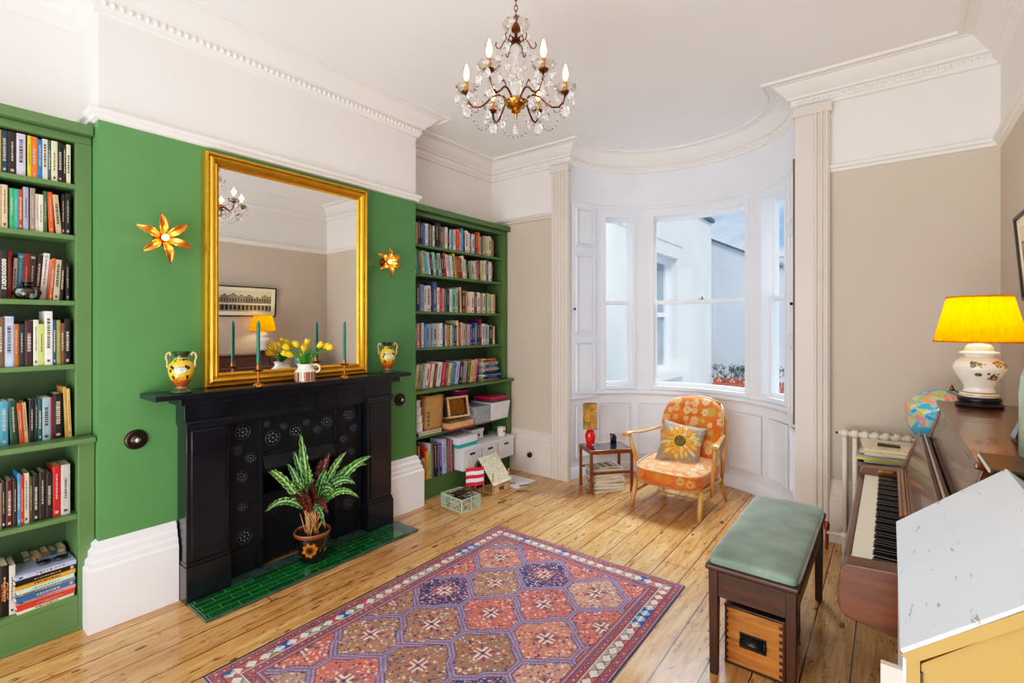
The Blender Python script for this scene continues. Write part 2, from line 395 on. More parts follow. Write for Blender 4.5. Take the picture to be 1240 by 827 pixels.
# windows
def window(i,t0,t1):
    root=bpy.data.objects.new('window_%d'%i,None); COL.objects.link(root); root.location=bay((t0+t1)/2,.05,ZS); root['kind']='structure'
    d=abs(t1-t0); e=1.0 if d<40 else .95
    def fr(o0,o1,z0,z1,ta,tb,w,name,mt=M['bay_white'],par=root):
        mb=MB(); dw=w/(.9)*57.3
        curved(mb,ta,tb,o0,o1,z0,z0+w,mt); curved(mb,ta,tb,o0,o1,z1-w,z1,mt)
        curved(mb,ta,ta-dw,o0,o1,z0+w,z1-w,mt,2); curved(mb,tb+dw,tb,o0,o1,z0+w,z1-w,mt,2)
        return mb.build(name,par,smooth=True,autosm=40)
    fr(-.018,.16,ZS,ZH,t0,t1,.035,'window_frame')
    g=.035/.9*57.3
    # moulding line round the opening
    zm=1.735
    up=fr(.085,.12,zm-.02,ZH-.035,t0-g,t1+g,.032,'upper_sash'); lo=fr(.045,.08,ZS+.035,zm+.02,t0-g,t1+g,.036,'lower_sash')
    gg=g+.03/.9*57.3
    mb=MB(); curved(mb,t0-gg,t1+gg,.100,.104,zm+.01,ZH-.066,M['pane']); p=mb.build('pane',up,smooth=True,autosm=40); 
    mb=MB(); curved(mb,t0-gg,t1+gg,.060,.064,ZS+.07,zm-.015,M['pane']); mb.build('pane',lo,smooth=True,autosm=40)
    # latch and lifts
    if d>40:
        mb=MB(); c=bay((t0+t1)/2,.05,zm+.02); mb.lathe([(.012,0),(.012,.01),(.007,.014),(.01,.03),(.0,.036)],M['brass'],c,10); mb.box(c[0]-.03,c[0]+.02,c[1]-.008,c[1]+.008,c[2],c[2]+.008,M['brass'])
        mb.build('sash_latch',root,smooth=True,autosm=40,label='small brass catch on the meeting rail')
        for th in (t0-8,t1+8):
            c=bay(th,.03,ZS+.055); mb=MB(); mb.ball(c,.012,M['gloss_white']); mb.build('sash_lift',root,smooth=True)
    return root
for i,(a,b) in enumerate(W): window(i+1,a,b)
# bay sill, head mould, plinth, panels
mb=MB(); path=bayn(172,8,50)
sweep(mb,path,[(0,.785),(.012,.785),(.02,.80),(.035,.81),(.035,.835),(.0,.845)],M['bay_white']); struct('trim_1',mb,smooth=True,autosm=40)
mb=MB(); sweep(mb,path,[(0,2.685),(.01,2.69),(.018,2.70),(.018,2.715),(0,2.725)],M['bay_white']); struct('trim_2',mb,smooth=True,autosm=40)
mb=MB(); sweep(mb,bayn(179,1,60),[(0,0),(.02,0),(.02,.09),(.012,.10),(0,.10)],M['bay_white']); struct('baseboard_bay',mb,smooth=True,autosm=40)
for k,(a,b) in enumerate(((172,157),(153,130),(124,102),(97,76),(71,50),(45,27),(22,8))):
    mb=MB(); w=.02; dw=w/.9*57.3; z0,z1=.19,.70
    for o0,o1,ww in ((-.022,0,w*.8),(-.010,0,w*1.8)):
        dd=ww/.9*57.3
        curved(mb,a,b,o0,o1,z0,z0+ww,M['bay_white']); curved(mb,a,b,o0,o1,z1-ww,z1,M['bay_white'])
        curved(mb,a,a-dd,o0,o1,z0+ww,z1-ww,M['bay_white'],2); curved(mb,b+dd,b,o0,o1,z0+ww,z1-ww,M['bay_white'],2)
    struct('trim_%d'%(3+k),mb,smooth=True,autosm=40)
# cornice profile
CP=[(0,3.055),(.018,3.06),(.022,3.075),(.035,3.085),(.035,3.12),(.055,3.125),(.06,3.14),(.075,3.15),(.10,3.175),(.125,3.205),(.13,3.215),(.145,3.215),(.15,3.222),(.185,3.222),(.19,3.212),(.205,3.212),(.21,3.229),(0,3.229)]
arc=bayn(179.5,.5,48)
full=[(XL,YB),(XL,B0),(XB,B0),(XB,B1),(XL,B1),(XL,YW),(-2.465,YW)]
mb=MB(); sweep(mb,full+bayn(178,2,48)+[(-.535,YW),(XR,YW),(XR,YB)],CP,M['cornice']); struct('trim_10',mb,smooth=True,autosm=30)
# egg-and-dart enrichment beads along the cornice
def beads(path,off,z,step,name,mt):
    mb=MB(); P=[Vector(p) for p in path]
    for i in range(len(P)-1):
        d=P[i+1]-P[i]; L=d.length; d.normalize(); nn=Vector((d.y,-d.x)); k=max(1,int(round(L/step)))
        for j in range(k):
            c=P[i]+d*(L*(j+.5)/k)+nn*off; r=step*.36
            mb.lathe([(0,-r*1.2),(r*.8,-r*.7),(r,0),(r*.8,r*.8),(0,r*1.2)],mt,(c.x,c.y,z),6)
    return struct(name,mb,smooth=True)
beads([(XB,B0),(XB,B1)],.036,3.1,.036,'trim_13',M['cornice'])
beads(arc,.036,3.102,.03,'trim_14',M['cornice'])
beads([(-3.4,YW),(-2.465,YW)],.036,3.102,.03,'trim_15',M['cornice'])
beads([(-.535,YW),(XR,YW)],.036,3.102,.03,'trim_16',M['cornice'])
# picture rails
RP=[(0,2.525),(.018,2.53),(.022,2.545),(.036,2.555),(.04,2.57),(.032,2.578),(0,2.582)]
mb=MB(); sweep(mb,[(XL,B0-.0),(XB,B0),(XB,B1),(XL+.0,B1)][0:4],RP,M['cornice']); struct('trim_17',mb,smooth=True,autosm=30)
RP2=[(o,z+.04) for o,z in RP]
mb=MB(); sweep(mb,[(XL,3.6),(XL,YW),(-2.63,YW)],RP2,M['beige_trim']); struct('trim_18',mb,smooth=True,autosm=30)
mb=MB(); sweep(mb,[(-.33,YW),(XR,YW),(XR,YB)],RP2,M['cornice']); struct('trim_19',mb,smooth=True,autosm=30)
# skirting
SK=[(0,0),(.05,0),(.05,.30),(.042,.31),(.042,.335),(.03,.345),(.03,.375),(.018,.39),(.018,.41),(0,.425)]
mb=MB(); sweep(mb,[(XB-.09,B0),(XB,B0),(XB,.985)],SK,M['gloss_white']); struct('baseboard_left',mb,smooth=True,autosm=30)
mb=MB(); sweep(mb,[(XB,2.36),(XB,B1),(XB-.04,B1)],SK,M['gloss_white']); struct('baseboard_chimney',mb,smooth=True,autosm=30)
mb=MB(); sweep(mb,[(-3.15,YW),(-2.63,YW)],SK,M['beige_trim']); struct('baseboard_window_side',mb,smooth=True,autosm=30)
mb=MB(); sweep(mb,[(-.33,YW),(XR,YW),(XR,YB)],SK,M['beige_trim']); struct('baseboard_right',mb,smooth=True,autosm=30)
# pilasters
def pilaster(name,x0,x1,flutes,mx0):
    mb=MB(); f=YW-.05; mb.box(x0,x1,f,YW,0,3.055,M['beige_trim']); mb.box(x0-.012,x1+.012,f-.015,YW,2.99,3.055,M['beige_trim'])
    w=(x1-mx0)/flutes
    for k in range(flutes):
        cx=mx0+(k+.5)*w; n=8; r=w*.38
        poly=[(cx+r*math.cos(PI*i/n),f-r*1.15*math.sin(PI*i/n)) for i in range(n+1)]
        mb.prism(poly,lambda p,d:(p[0],p[1],d),.0,2.99,M['beige_trim'])
    return struct(name,mb,smooth=True,autosm=50)
pilaster('trim_20',-2.628,-2.44,5,-2.62); pilaster('trim_21',-.54,-.33,3,-.43)
# socket on skirting
s=thing('wall_socket','double power socket with a black plug on the skirting beside the bookcase','socket',(-2.9,YW-.055,.2))
mb=MB(); mb.box(-2.99,-2.84,YW-.062,YW-.05,.155,.235,M['socket_plate']); mb.build('plate',s,bevel=.003)
mb=MB(); mb.lathe([(.0,0),(.02,0),(.026,.01),(.026,.03),(.02,.036),(0,.036)],M['black'],(0,0,0),16)
mb.v=[(-2.87+v[0],YW-.062-v[2],.195+v[1]) for v in mb.v]; mb.build('plug',s,smooth=True,label='round black plug')

# ------------------------------------------------------------------ shutters
def shutter(label,x0,y0,x1,y1,flip):
    r=thing('window_shutter',label,'shutter',(x0,y0,.776),0,None); L=math.hypot(x1-x0,y1-y0); a=math.atan2(y1-y0,x1-x0)
    mx=Matrix.Translation((x0,y0,0))@Matrix.Rotation(a,4,'Z'); r.rotation_euler=(0,0,0)
    s=-1 if flip else 1
    th_=.03 if s>0 else -.006
    mb=MB(); mb.box(0,L,min(0,th_),max(0,th_),.776,2.715,M['bay_white'],mx); mb.build('leaf',r,bevel=.002)
    if s<0: mb=MB(); mb.box(-.006,.0,-.008,.006,.776,2.715,M['taupe'],mx); mb.build('leaf_edge',r,label='brown edge of the leaf')
    for z0,z1 in ((2.28,2.66),(1.42,2.20),(.83,1.34)):
        mb=MB(); w=.014
        for (u0,u1,q0,q1) in ((.06,L-.06,z0,z0+w),(.06,L-.06,z1-w,z1),(.06,.06+w,z0,z1),(L-.06-w,L-.06,z0,z1)):
            mb.box(u0,u1,-s*.02 if s>0 else 0,0 if s>0 else .005,q0,q1,M['bay_white'],mx)
        mb.box(.095,L-.095,-.012 if s>0 else 0,0 if s>0 else .003,z0+.03,z1-.03,M['bay_white'],mx)
        mb.build('raised_panel',r)
    mb=MB(); c=mx@Vector((.035,-s*.012,1.66)); mb.ball(c,.012,M['black']); mb.build('knob',r,smooth=True,label='small dark knob')
    for z in (.95,1.65,2.5):
        mb=MB(); mb.box(L-.004,L+.008,-.005,.005,z,z+.06,M['gloss_white'],mx); mb.build('hinge',r)
    return r
shutter('folded white panelled shutter against the bay beside the left pilaster',-2.45,4.10,-2.345,4.45,False)
shutter('folded shutter seen edge-on at the right end of the bay beside the right pilaster',-.555,4.075,-.640,4.39,True)

# ------------------------------------------------------------------ fireplace
fp=thing('fireplace','black slate fireplace surround with a cast iron insert','fireplace',(-3.05,1.673,0))
XJ=-2.98
mb=MB(); mb.box(XB,-2.875,.822,2.46,1.117,1.145,M['slate']); mb.build('mantel_shelf',fp,bevel=.004)
mb=MB(); mb.box(XB,XJ-.005,.985,2.36,.975,1.075,M['slate']); mb.box(XB,-2.93,.95,2.395,1.075,1.117,M['slate']); mb.box(XB,XJ-.01,.99,2.355,.945,.985,M['slate']); mb.build('frieze',fp,bevel=.004)
for y0,y1 in ((.993,1.207),(2.14,2.353)):
    mb=MB(); mb.box(XB,XJ,y0,y1,.0,.975,M['slate']); mb.box(XJ,XJ+.01,y0+.022,y1-.022,.235,.93,M['slate'])
    j=mb.build('jamb',fp,bevel=.004)
    mb=MB(); mb.box(XB,XJ+.018,y0-.008,y1+.008,.955,.98,M['slate']); mb.box(XB,XJ+.01,y0-.004,y1+.004,.94,.955,M['slate']); mb.build('capital',j,bevel=.005)
    mb=MB(); mb.box(XB,XJ+.02,y0-.006,y1+.006,.0,.20,M['slate']); mb.box(XB,XJ+.012,y0-.003,y1+.003,.20,.22,M['slate']); mb.build('plinth_block',j,bevel=.005)
XI=-3.05
mb=MB()
mb.box(XB,XI,1.207,1.425,0,.95,M['iron']); mb.box(XB,XI,1.915,2.14,0,.95,M['iron']); mb.box(XB,XI,1.425,1.915,.70,.95,M['iron'])
for y0,y1,z0,z1 in ((1.215,1.235,.0,.94),(1.405,1.425,0,.94),(1.915,1.935,0,.94),(2.11,2.13,0,.94),(1.425,1.915,.70,.72),(1.215,2.13,.93,.945),(1.215,1.425,.16,.175),(1.915,2.13,.16,.175)):
    mb.box(XI,XI+.012,y0,y1,z0,z1,M['iron'])
ins=mb.build('iron_insert',fp,bevel=.002)
mb=MB(); mb.box(XL+.05,XL+.08,1.42,1.92,0,.8,M['soot']); mb.box(XL+.05,XB,1.40,1.425,0,.75,M['soot']); mb.box(XL+.05,XB,1.915,1.94,0,.75,M['soot']); mb.box(XL+.05,XB,1.42,1.92,.72,.75,M['soot'])
mb.build('firebox',fp)
mb=MB(); # hood plate and grate front
mb.add([(XI-.005,1.43,.70),(XI-.005,1.91,.70),(XI+.03,1.91,.62),(XI+.03,1.43,.62)],[(0,1,2,3)],M['iron']); mb.box(XI-.05,XI+.03,1.43,1.91,.605,.62,M['iron'])
mb.build('smoke_hood',fp)
mb=MB()
mb.box(XI-.06,XI-.04,1.425,1.915,.03,.44,M['iron']); mb.box(XI-.06,XI-.02,1.425,1.915,.43,.45,M['iron']); mb.box(XI-.06,XI-.03,1.425,1.915,.25,.262,M['iron'])
mb.build('grate_front',fp,bevel=.003)
# cut breast behind is solid; the firebox front reads as dark recess
def rosette(y,z,r):
    mb=MB(); n=8
    def W_(a,rr,x): return (XI+x,y+rr*math.cos(a),z+rr*math.sin(a))
    for k in range(n):
        a=2*PI*k/n; c=W_(a,r*.58,.006); mb.ball(c,r*.26,M['iron_light'],6,4)
    mb.ball((XI+.006,y,z),r*.3,M['iron_light'],8,5)
    mb.tube([W_(2*PI*k/20,r,.005) for k in range(20)],r*.09,M['iron_light'],5,closed=True)
    return mb.build('rosette',ins,smooth=True)
for y0 in (1.32,2.023):
    for dy,z,r in ((-.01,.865,.042),(-.045,.765,.03),(.035,.70,.032),(-.02,.60,.034),(-.015,.42,.03),(-.0,.24,.042)):
        rosette(y0+(dy if y0<2 else -dy),z,r)
for y,z,r in ((1.49,.80,.045),(1.56,.86,.022),(1.64,.815,.04),(1.71,.86,.022),(1.79,.80,.03),(1.86,.84,.042),(1.45,.89,.02)): rosette(y,z,r)
h=thing('hearth','green tiled hearth with a slate border in front of the fireplace','hearth',(-2.86,1.69,0))
mb=MB(); mb.box(-2.957,-2.715,.99,2.39,0.001,.016,M['hearthstone']); mb.box(-3.06,-2.957,1.214,2.13,0.001,.016,M['hearthstone']); mb.build('hearthstone',h,bevel=.003)
mb=MB(); mb.box(-2.95,-2.722,1.0,2.27,.016,.021,M['tiles']); mb.build('tile_panel',h,bevel=.002)

# bell pulls
for y,l in ((.807,'round dark metal bell boss on green wall left of the fireplace'),(2.538,'round dark metal bell boss on green wall right of the fireplace')):
    r=thing('bell_pull',l,'bell pull',(XB,y,.905))
    mb=MB(); mb.lathe([(.0,0),(.058,0),(.055,.008),(.045,.012),(.04,.006),(.03,.006),(.028,.014),(.018,.02),(0,.022)],M['bronze'],(0,0,0),24)
    mb.v=[(XB+v[2],y+v[0]*.9,.905+v[1]*.9) for v in mb.v]; mb.build('backplate',r,smooth=True,autosm=40)
    mb=MB(); mb.ball((XB+.03,y,.905),.016,M['steel']); mb.build('knob',r,smooth=True)

# ------------------------------------------------------------------ mirror
X0=-3.055
mr=thing('mirror','large gilt framed mirror leaning above the mantel shelf','mirror',(X0,1.65,1.145),rot=(0,0,0))
y0,y1,z0,z1=1.112,2.19,1.146,2.49
def frame_sweep(mb,y0,y1,z0,z1,prof,mt):  # prof: (inset, x)
    c=[(y0,z0,1,1),(y1,z0,-1,1),(y1,z1,-1,-1),(y0,z1,1,-1)]; m=len(prof); vs=[];fs=[]
    for (y,z,sy,sz) in c:
        for i,x in prof: vs.append((x,y+sy*i,z+sz*i))
    for k in range(4):
        for j in range(m-1): fs.append((k*m+j,((k+1)%4)*m+j,((k+1)%4)*m+j+1,k*m+j+1))
    return mb.add(vs,fs,mt)
mb=MB(); frame_sweep(mb,y0,y1,z0,z1,[(0,-3.105),(0,X0),(.006,X0+.012),(.014,X0+.012),(.02,X0+.004),(.034,X0+.012),(.046,X0+.006),(.056,X0-.01),(.064,X0-.006),(.074,X0-.014),(.080,X0-.02)],M['gold'])
fr=mb.build('frame',mr,smooth=True,autosm=25)
r_=.0035
for bi_,(a,b) in enumerate((((y0+.018,z0+.018),(y1-.018,z0+.018)),((y1-.018,z0+.018),(y1-.018,z1-.018)),((y1-.018,z1-.018),(y0+.018,z1-.018)),((y0+.018,z1-.018),(y0+.018,z0+.018)),
              ((y0+.066,z0+.066),(y1-.066,z0+.066)),((y1-.066,z0+.066),(y1-.066,z1-.066)),((y1-.066,z1-.066),(y0+.066,z1-.066)),((y0+.066,z1-.066),(y0+.066,z0+.066)))):
    if bi_%4==0: mb=MB()
    L=math.hypot(b[0]-a[0],b[1]-a[1]); n=int(L/.012); xx=X0+.010 if abs(a[0]-y0)<.03 or abs(a[0]-y1)<.03 else X0-.004
    for k in range(n):
        t_=(k+.5)/n; c=(xx,a[0]+(b[0]-a[0])*t_,a[1]+(b[1]-a[1])*t_)
        mb.add([(c[0]+r_,c[1],c[2]),(c[0],c[1]+r_,c[2]+r_),(c[0],c[1]+r_,c[2]-r_),(c[0],c[1]-r_,c[2]-r_),(c[0],c[1]-r_,c[2]+r_)],[(0,1,2),(0,2,3),(0,3,4),(0,4,1)],M['gold_dark'])
    if bi_%4==3: mb.build('beading',fr)
mb=MB(); mb.quad((X0-.018,y0+.078,z0+.078),(X0-.018,y1-.078,z0+.078),(X0-.018,y1-.078,z1-.078),(X0-.018,y0+.078,z1-.078),M['mirror']); mb.build('mirror_glass',mr)
mb=MB(); mb.box(-3.107,-3.10,y0+.01,y1-.01,z0+.005,z1-.01,M['kraft']); mb.build('backing',mr)

# ------------------------------------------------------------------ flower wall lights
def sconce(y,z,ph,label,rad=.128):
    r=thing('flower_wall_light',label,'wall light',(XB,y,z),group='gilt flower wall lights')
    mb=MB(); mb.lathe([(0,0),(.035,0),(.03,.012),(.012,.02),(.012,.06),(0,.06)],M['gold_dark'],(0,0,0),16)
    mb.v=[(XB+v[2],y+v[0],z+v[1]) for v in mb.v]; mb.build('mount',r,smooth=True,autosm=40)
    for k in range(6):
        a=ph+2*PI*k/6; L=rad*(1.0 if k%2 else .93); nu,nv=13,7; P=np.zeros((nu,nv,3))
        for i in range(nu):
            s_=i/(nu-1); w=.0185*math.sin(PI*min(1,s_**.8*.97+.03))**.9+.001
            for j in range(nv):
                q=(j/(nv-1)-.5)*2; rr=.012+L*s_
                x=.055+.035*math.sin(s_*PI*.9)+.012*q*q*math.sin(PI*s_)-.0+.012*s_
                P[i,j]=(x,rr*math.cos(a)-q*w*math.sin(a),rr*math.sin(a)+q*w*math.cos(a))
        o=gridmesh('petal',P,M['gold_petal'],r); m_=o.modifiers.new('s','SOLIDIFY'); m_.thickness=.002
    mb=MB(); mb.ball((XB+.082,y,z),.018,M['bulb_tip']); mb.build('bulb',r,smooth=True)
    l=bpy.data.lights.new('sconce_light','POINT'); l.energy=.5; l.color=(1,.5,.18); l.shadow_soft_size=.02
    o=bpy.data.objects.new('sconce_light',l); COL.objects.link(o); o.location=(XB+.13,y,z)
sconce(.913,1.965,R(100),'gilt flower wall light on green wall left of the mirror')
sconce(2.377,1.988,R(95),'gilt flower wall light on green wall right of the mirror',.105)

# ------------------------------------------------------------------ built-in bookcases
SH=[2.205,1.95,1.623,1.306]; XU=-3.22; XC=-3.12; XLo=-3.16
def bookcase(label,ya,yb,yo0,yo1,top,zA):
    """ya..yb alcove extent; yo0..yo1 shelf opening"""
    r=thing('bookcase',label,'bookcase',(-3.3,(ya+yb)/2,0)); G=M['green_case']; b=XL+.003
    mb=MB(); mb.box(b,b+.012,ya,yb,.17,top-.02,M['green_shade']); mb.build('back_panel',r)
    for a,c in ((ya,yo0),(yo1,yb)):
        mb=MB(); mb.box(b,XU,a,c,.945,top-.08,G); mb.box(XU,XU+.006,a,c,.95,top-.09,G); mb.build('upper_side_panel',r,bevel=.002)
        mb=MB(); mb.box(b,XLo,a,c,.0,.915,G); mb.build('lower_side_panel',r,bevel=.002)
    for z in SH:
        mb=MB(); mb.box(b,XU+.004,yo0,yo1,z-.024,z,G); mb.build('shelf',r,bevel=.003)
    mb=MB(); mb.box(b,XC,ya,yb,.918,.945,G); mb.build('counter',r,bevel=.006)
    mb=MB(); mb.box(b,XLo-.004,yo0,yo1,zA-.024,zA,G); mb.build('lower_shelf',r,bevel=.003)
    mb=MB(); mb.box(b,XLo,yo0-.0,yo1+.0,.145,.17,G); mb.box(XLo-.02,XLo,yo0,yo1,0,.145,G); mb.box(XLo,XLo+.006,ya,yb,0,.02,G); mb.build('plinth',r,bevel=.003)
    mb=MB(); mb.box(b,XU+.006,ya,yb,top-.09,top-.05,G); mb.box(b,XU+.05,ya,yb,top-.05,top,G); mb.build('cornice_board',r,bevel=.005)
    return r
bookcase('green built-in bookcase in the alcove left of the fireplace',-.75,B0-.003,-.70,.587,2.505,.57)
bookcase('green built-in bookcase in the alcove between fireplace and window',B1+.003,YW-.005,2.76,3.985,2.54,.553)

# ------------------------------------------------------------------ books
def cname(h):
    import colorsys
    c=hx(h); H,L,S=colorsys.rgb_to_hls(*c)
    if L<.14: return 'black'
    if S<.14: return 'white' if L>.82 else ('pale grey' if L>.6 else ('grey' if L>.3 else 'charcoal'))
    if L>.8 and .08<H<.2: return 'cream'
    if L>.86: return 'off-white'
    d='dark ' if L<.3 else ('pale ' if L>.68 else '')
    H*=360
    if H<14 or H>345: n='pink' if L>.6 else 'red'; d='' if n=='pink' and d=='pale ' else d
    elif H<40: n='orange' if S>.6 and L>.4 else ('tan' if L>.5 else 'brown')
    elif H<66: n='yellow' if S>.5 and L>.4 else ('buff' if L>.5 else 'olive')
    elif H<160: n='green'
    elif H<195: n='teal'
    elif H<255: n='blue'
    elif H<300: n='purple'
    else: n='magenta'
    return d+n
ORD='first second third fourth fifth sixth seventh eighth ninth tenth eleventh twelfth thirteenth fourteenth fifteenth sixteenth seventeenth eighteenth nineteenth twentieth'.split()
def ordn(i):
    if i<20: return ORD[i]
    if i<29: return 'twenty-'+ORD[i-20]
    if i==29: return 'thirtieth'
    return 'thirty-'+ORD[i-30] if i<39 else ('fortieth' if i==39 else 'forty-'+ORD[i-40])
def book(w,d,h,colh,title=True,pages=False,name='book'):
    """upright; spine at x=0 facing +x, thickness along y 0..w, z 0..h"""
    mb=MB(); c=M['cover']; tb=min(.0025,w*.15); e=w*.12
    mb.add([(0-e*0,0,0),(e*.4,w*.25,0),(e*.4,w*.75,0),(0,w,0),(0,0,h),(e*.4,w*.25,h),(e*.4,w*.75,h),(0,w,h),(-.004,0,0),(-.004,w,0),(-.004,0,h),(-.004,w,h)],
       [(0,1,5,4),(1,2,6,5),(2,3,7,6),(0,8,9,3,2,1),(4,5,6,7,11,10),(8,10,11,9)],c)
    mb.box(-d,-.002,0,tb,0,h,c); mb.box(-d,-.002,w-tb,w,0,h,c)
    mb.box(-d+.004,-.004,tb,w-tb,.003,h-.004,M['paper'])
    if title and w>.009:
        L_=sum(hx(colh))/3; tm=M['tl'] if L_<.55 else M['td']; x=e*.4+.0006; q=random.Random(int(w*1e4)*7919+int(h*1e3)*31+int(colh[1:],16))
        ya,yb=(w*.40,w*.60) if q.random()<.6 else (w*.3,w*.7); z0=h*(.25+.1*q.random()); z1=h*(.72+.18*q.random())
        z=z0
        while z<z1:
            l=.003+.009*q.random(); mb.quad((x,ya,z),(x,yb,z),(x,yb,min(z1,z+l)),(x,ya,min(z1,z+l)),tm); z+=l+.0022+.002*q.random()
        if q.random()<.5: mb.quad((x,w*.3,h*.06),(x,w*.7,h*.06),(x,w*.7,h*.06+.012),(x,w*.3,h*.06+.012),tm)
        if q.random()<.25 and w>.018:
            mb.quad((x+.0003,w*.2,h*.9),(x+.0003,w*.8,h*.9),(x+.0003,w*.8,h*.95),(x+.0003,w*.2,h*.95),M['tl'])
    o=mb.build(name); o.color=(*lin(colh),1); return o
NB=[0]
def row(specs,y,z,x,where,group,direction=1,frm='left',d0=.17,lean=0,jit=.006):
    """specs: (thickness, height, colour[,lean deg[,depth]]). direction +1: placed toward +Y from y"""
    n=len(specs)
    for i,s in enumerate(specs):
        w,h,c=s[:3]; ln=s[3] if len(s)>3 else lean; dep=s[4] if len(s)>4 else min(d0,h*.75)
        o=book(w,dep,h,c); yy=y if direction>0 else y-w
        dl=direction*((specs[i-1][3] if len(specs[i-1])>3 else lean)-ln) if i else -direction*ln
        if dl>.01: y+=direction*h*math.sin(R(dl))*.93; yy=y if direction>0 else y-w
        a=R(ln)  # lean about X axis: positive tips the top toward +Y
        o.rotation_euler=(-a,0,0)
        xo=x-rnd.random()*jit
        lift=w*math.sin(abs(a)) if ln<0 else 0
        if ln>0: o.location=(xo,yy,z+w*math.sin(a)+.0006)
        else: o.location=(xo,yy,z+.0006)
        step=(w/math.cos(a))+.0006
        y+=direction*step
        size='slim' if w<.016 else ('thick' if w>.034 else 'medium')
        tall=' tall' if h>.235 else (' short' if h<.172 else '')
        lb='%s%s %s book, %s from %s, %s'%(size,tall,cname(c),ordn(i),frm.replace(' end',''),where)
        if len(lb.replace('-',' ').split())>16: lb=lb.split(' ',1)[1]
        tag(o,lb,'book',group)
    return y
BL='bookcase left of fireplace'; BR='bookcase beside window'
# left bookcase rows are listed from the right end toward the left (toward the viewer)
def lrow(cols,y,z,where,group,x=-3.235,hs=(.185,.205)):
    sp=[]
    for e in cols:
        w,c=e[:2]; h=e[2] if len(e)>2 else rnd.uniform(*hs); h=min(h,.197) if z==SH[0] else h; sp.append((w,h,c,e[3] if len(e)>3 else 0))
    return row(sp,y,z,x,where,group,-1,'right end',d0=.14)
lrow([(.016,'#e2dabb',.195),(.011,'#241a10',.19),(.020,'#141c22',.197),(.022,'#ddd6ae',.205),(.012,'#3a5a55',.2),(.019,'#d9d4c6',.205),(.015,'#1d6fae',.19),(.022,'#f07020',.205),(.012,'#d8cc20',.225),(.006,'#181818',.2),(.030,'#c9c2d8',.225),(.027,'#241c18',.22),(.022,'#16384a',.225),(.028,'#e2c352',.225),(.02,'#7a1a1a',.21),(.024,'#2a2a2a',.2),(.02,'#c9b090',.2),(.03,'#284a6a',.21),(.018,'#111111',.2)],.572,SH[0],'top shelf of '+BL,'books on the top shelf of the left bookcase')
lrow([(.020,'#101216',.205),(.012,'#1c1c1c',.2),(.020,'#b9a684',.19,-4),(.018,'#e0551c',.2,-2),(.014,'#3f5a3c',.2),(.016,'#ddd9c0',.18),(.010,'#cdb8a8',.18),(.018,'#8c8478',.205),(.004,'#111111',.2),(.018,'#9a98ac',.205),(.016,'#a04a22',.19),(.013,'#20a8b0',.19),(.014,'#34a85a',.19),(.006,'#222222',.19),(.018,'#d0b894',.2),(.022,'#b8a27c',.2),(.032,'#26302a',.23),(.022,'#8e2a24',.23),(.022,'#151515',.22),(.02,'#7a90a0',.2),(.02,'#b0482a',.2),(.03,'#222b44',.21)],.572,SH[1],'second shelf of '+BL,'books on the second shelf of the left bookcase')
lrow([(.014,'#161616',.19),(.014,'#20120a',.195,3),(.022,'#b3aa8c',.2,3),(.010,'#c4562a',.205,4),(.022,'#e6e2da',.235,4),(.016,'#2b2620',.225,3),(.024,'#332c28',.225,2),(.018,'#a0241c',.225,2),(.022,'#1c7d9c',.225,2),(.012,'#cfc8bb',.2,2),(.020,'#d02c1c',.23),(.030,'#221f20',.225),(.014,'#1a1718',.22),(.012,'#2a66a4',.225),(.02,'#151515',.22),(.024,'#a8422c',.2),(.02,'#303a30',.21),(.024,'#d6cfc0',.2)],.568,SH[2],'third shelf of '+BL,'books on the third shelf of the left bookcase')
lrow([(.022,'#151316',.225),(.014,'#7c4a3c',.205),(.014,'#8a8a40',.22),(.014,'#2a4a6a',.22),(.028,'#e8e2d8',.262),(.020,'#bcc860',.2),(.018,'#d6d8c0',.22),(.028,'#3c2026',.215),(.020,'#1c2c30',.2),(.016,'#a8622a',.2),(.030,'#a9bddc',.235),(.028,'#6a5240',.23),(.03,'#161616',.23),(.02,'#a86a3a',.2),(.02,'#405a70',.21),(.03,'#caa880',.21)],.572,SH[3],'fourth shelf of '+BL,'books on the fourth shelf of the left bookcase')
lrow([(.012,'#caa85a',.24,-2),(.012,'#b98a48',.25,-2),(.036,'#121214',.22),(.008,'#7e1a1a',.205),(.030,'#8aa4b0',.205),(.014,'#1d4a50',.2),(.010,'#0e3030',.2),(.020,'#181518',.2),(.014,'#c0a070',.19,-3),(.016,'#b8452a',.19,-3),(.026,'#17402c',.205,-2),(.026,'#3c88a0',.205),(.016,'#1b2434',.19),(.02,'#b0a080',.19),(.024,'#7a2020',.2),(.02,'#d0c8b0',.2),(.03,'#203040',.2)],.575,.945,'counter of '+BL,'books on the counter of the left bookcase',x=-3.225)
lrow([(.034,'#b8b6ac',.245),(.030,'#b81c24',.245),(.022,'#241c22',.215),(.024,'#26201e',.23),(.020,'#1a1614',.22),(.012,'#4a3a28',.215),(.018,'#c8c0ac',.235),(.010,'#c0241c',.23),(.010,'#2a88c0',.24),(.014,'#2a2620',.21),(.022,'#4a1414',.215),(.014,'#171717',.21),(.026,'#a08060',.21),(.02,'#304a40',.22),(.02,'#b0b0a0',.2)],.565,.57,'shelf under counter, '+BL,'books on the shelf under the left counter',x=-3.20)
# bottom left shelf: two uprights, a row behind, then a flat stack
lrow([(.020,'#cfcabc',.225),(.028,'#14100e',.232),(.014,'#b0201a',.22),(.02,'#202830',.22),(.025,'#a0602a',.2)],.372,.17,'bottom shelf of '+BL,'upright books on the bottom left shelf',x=-3.19)
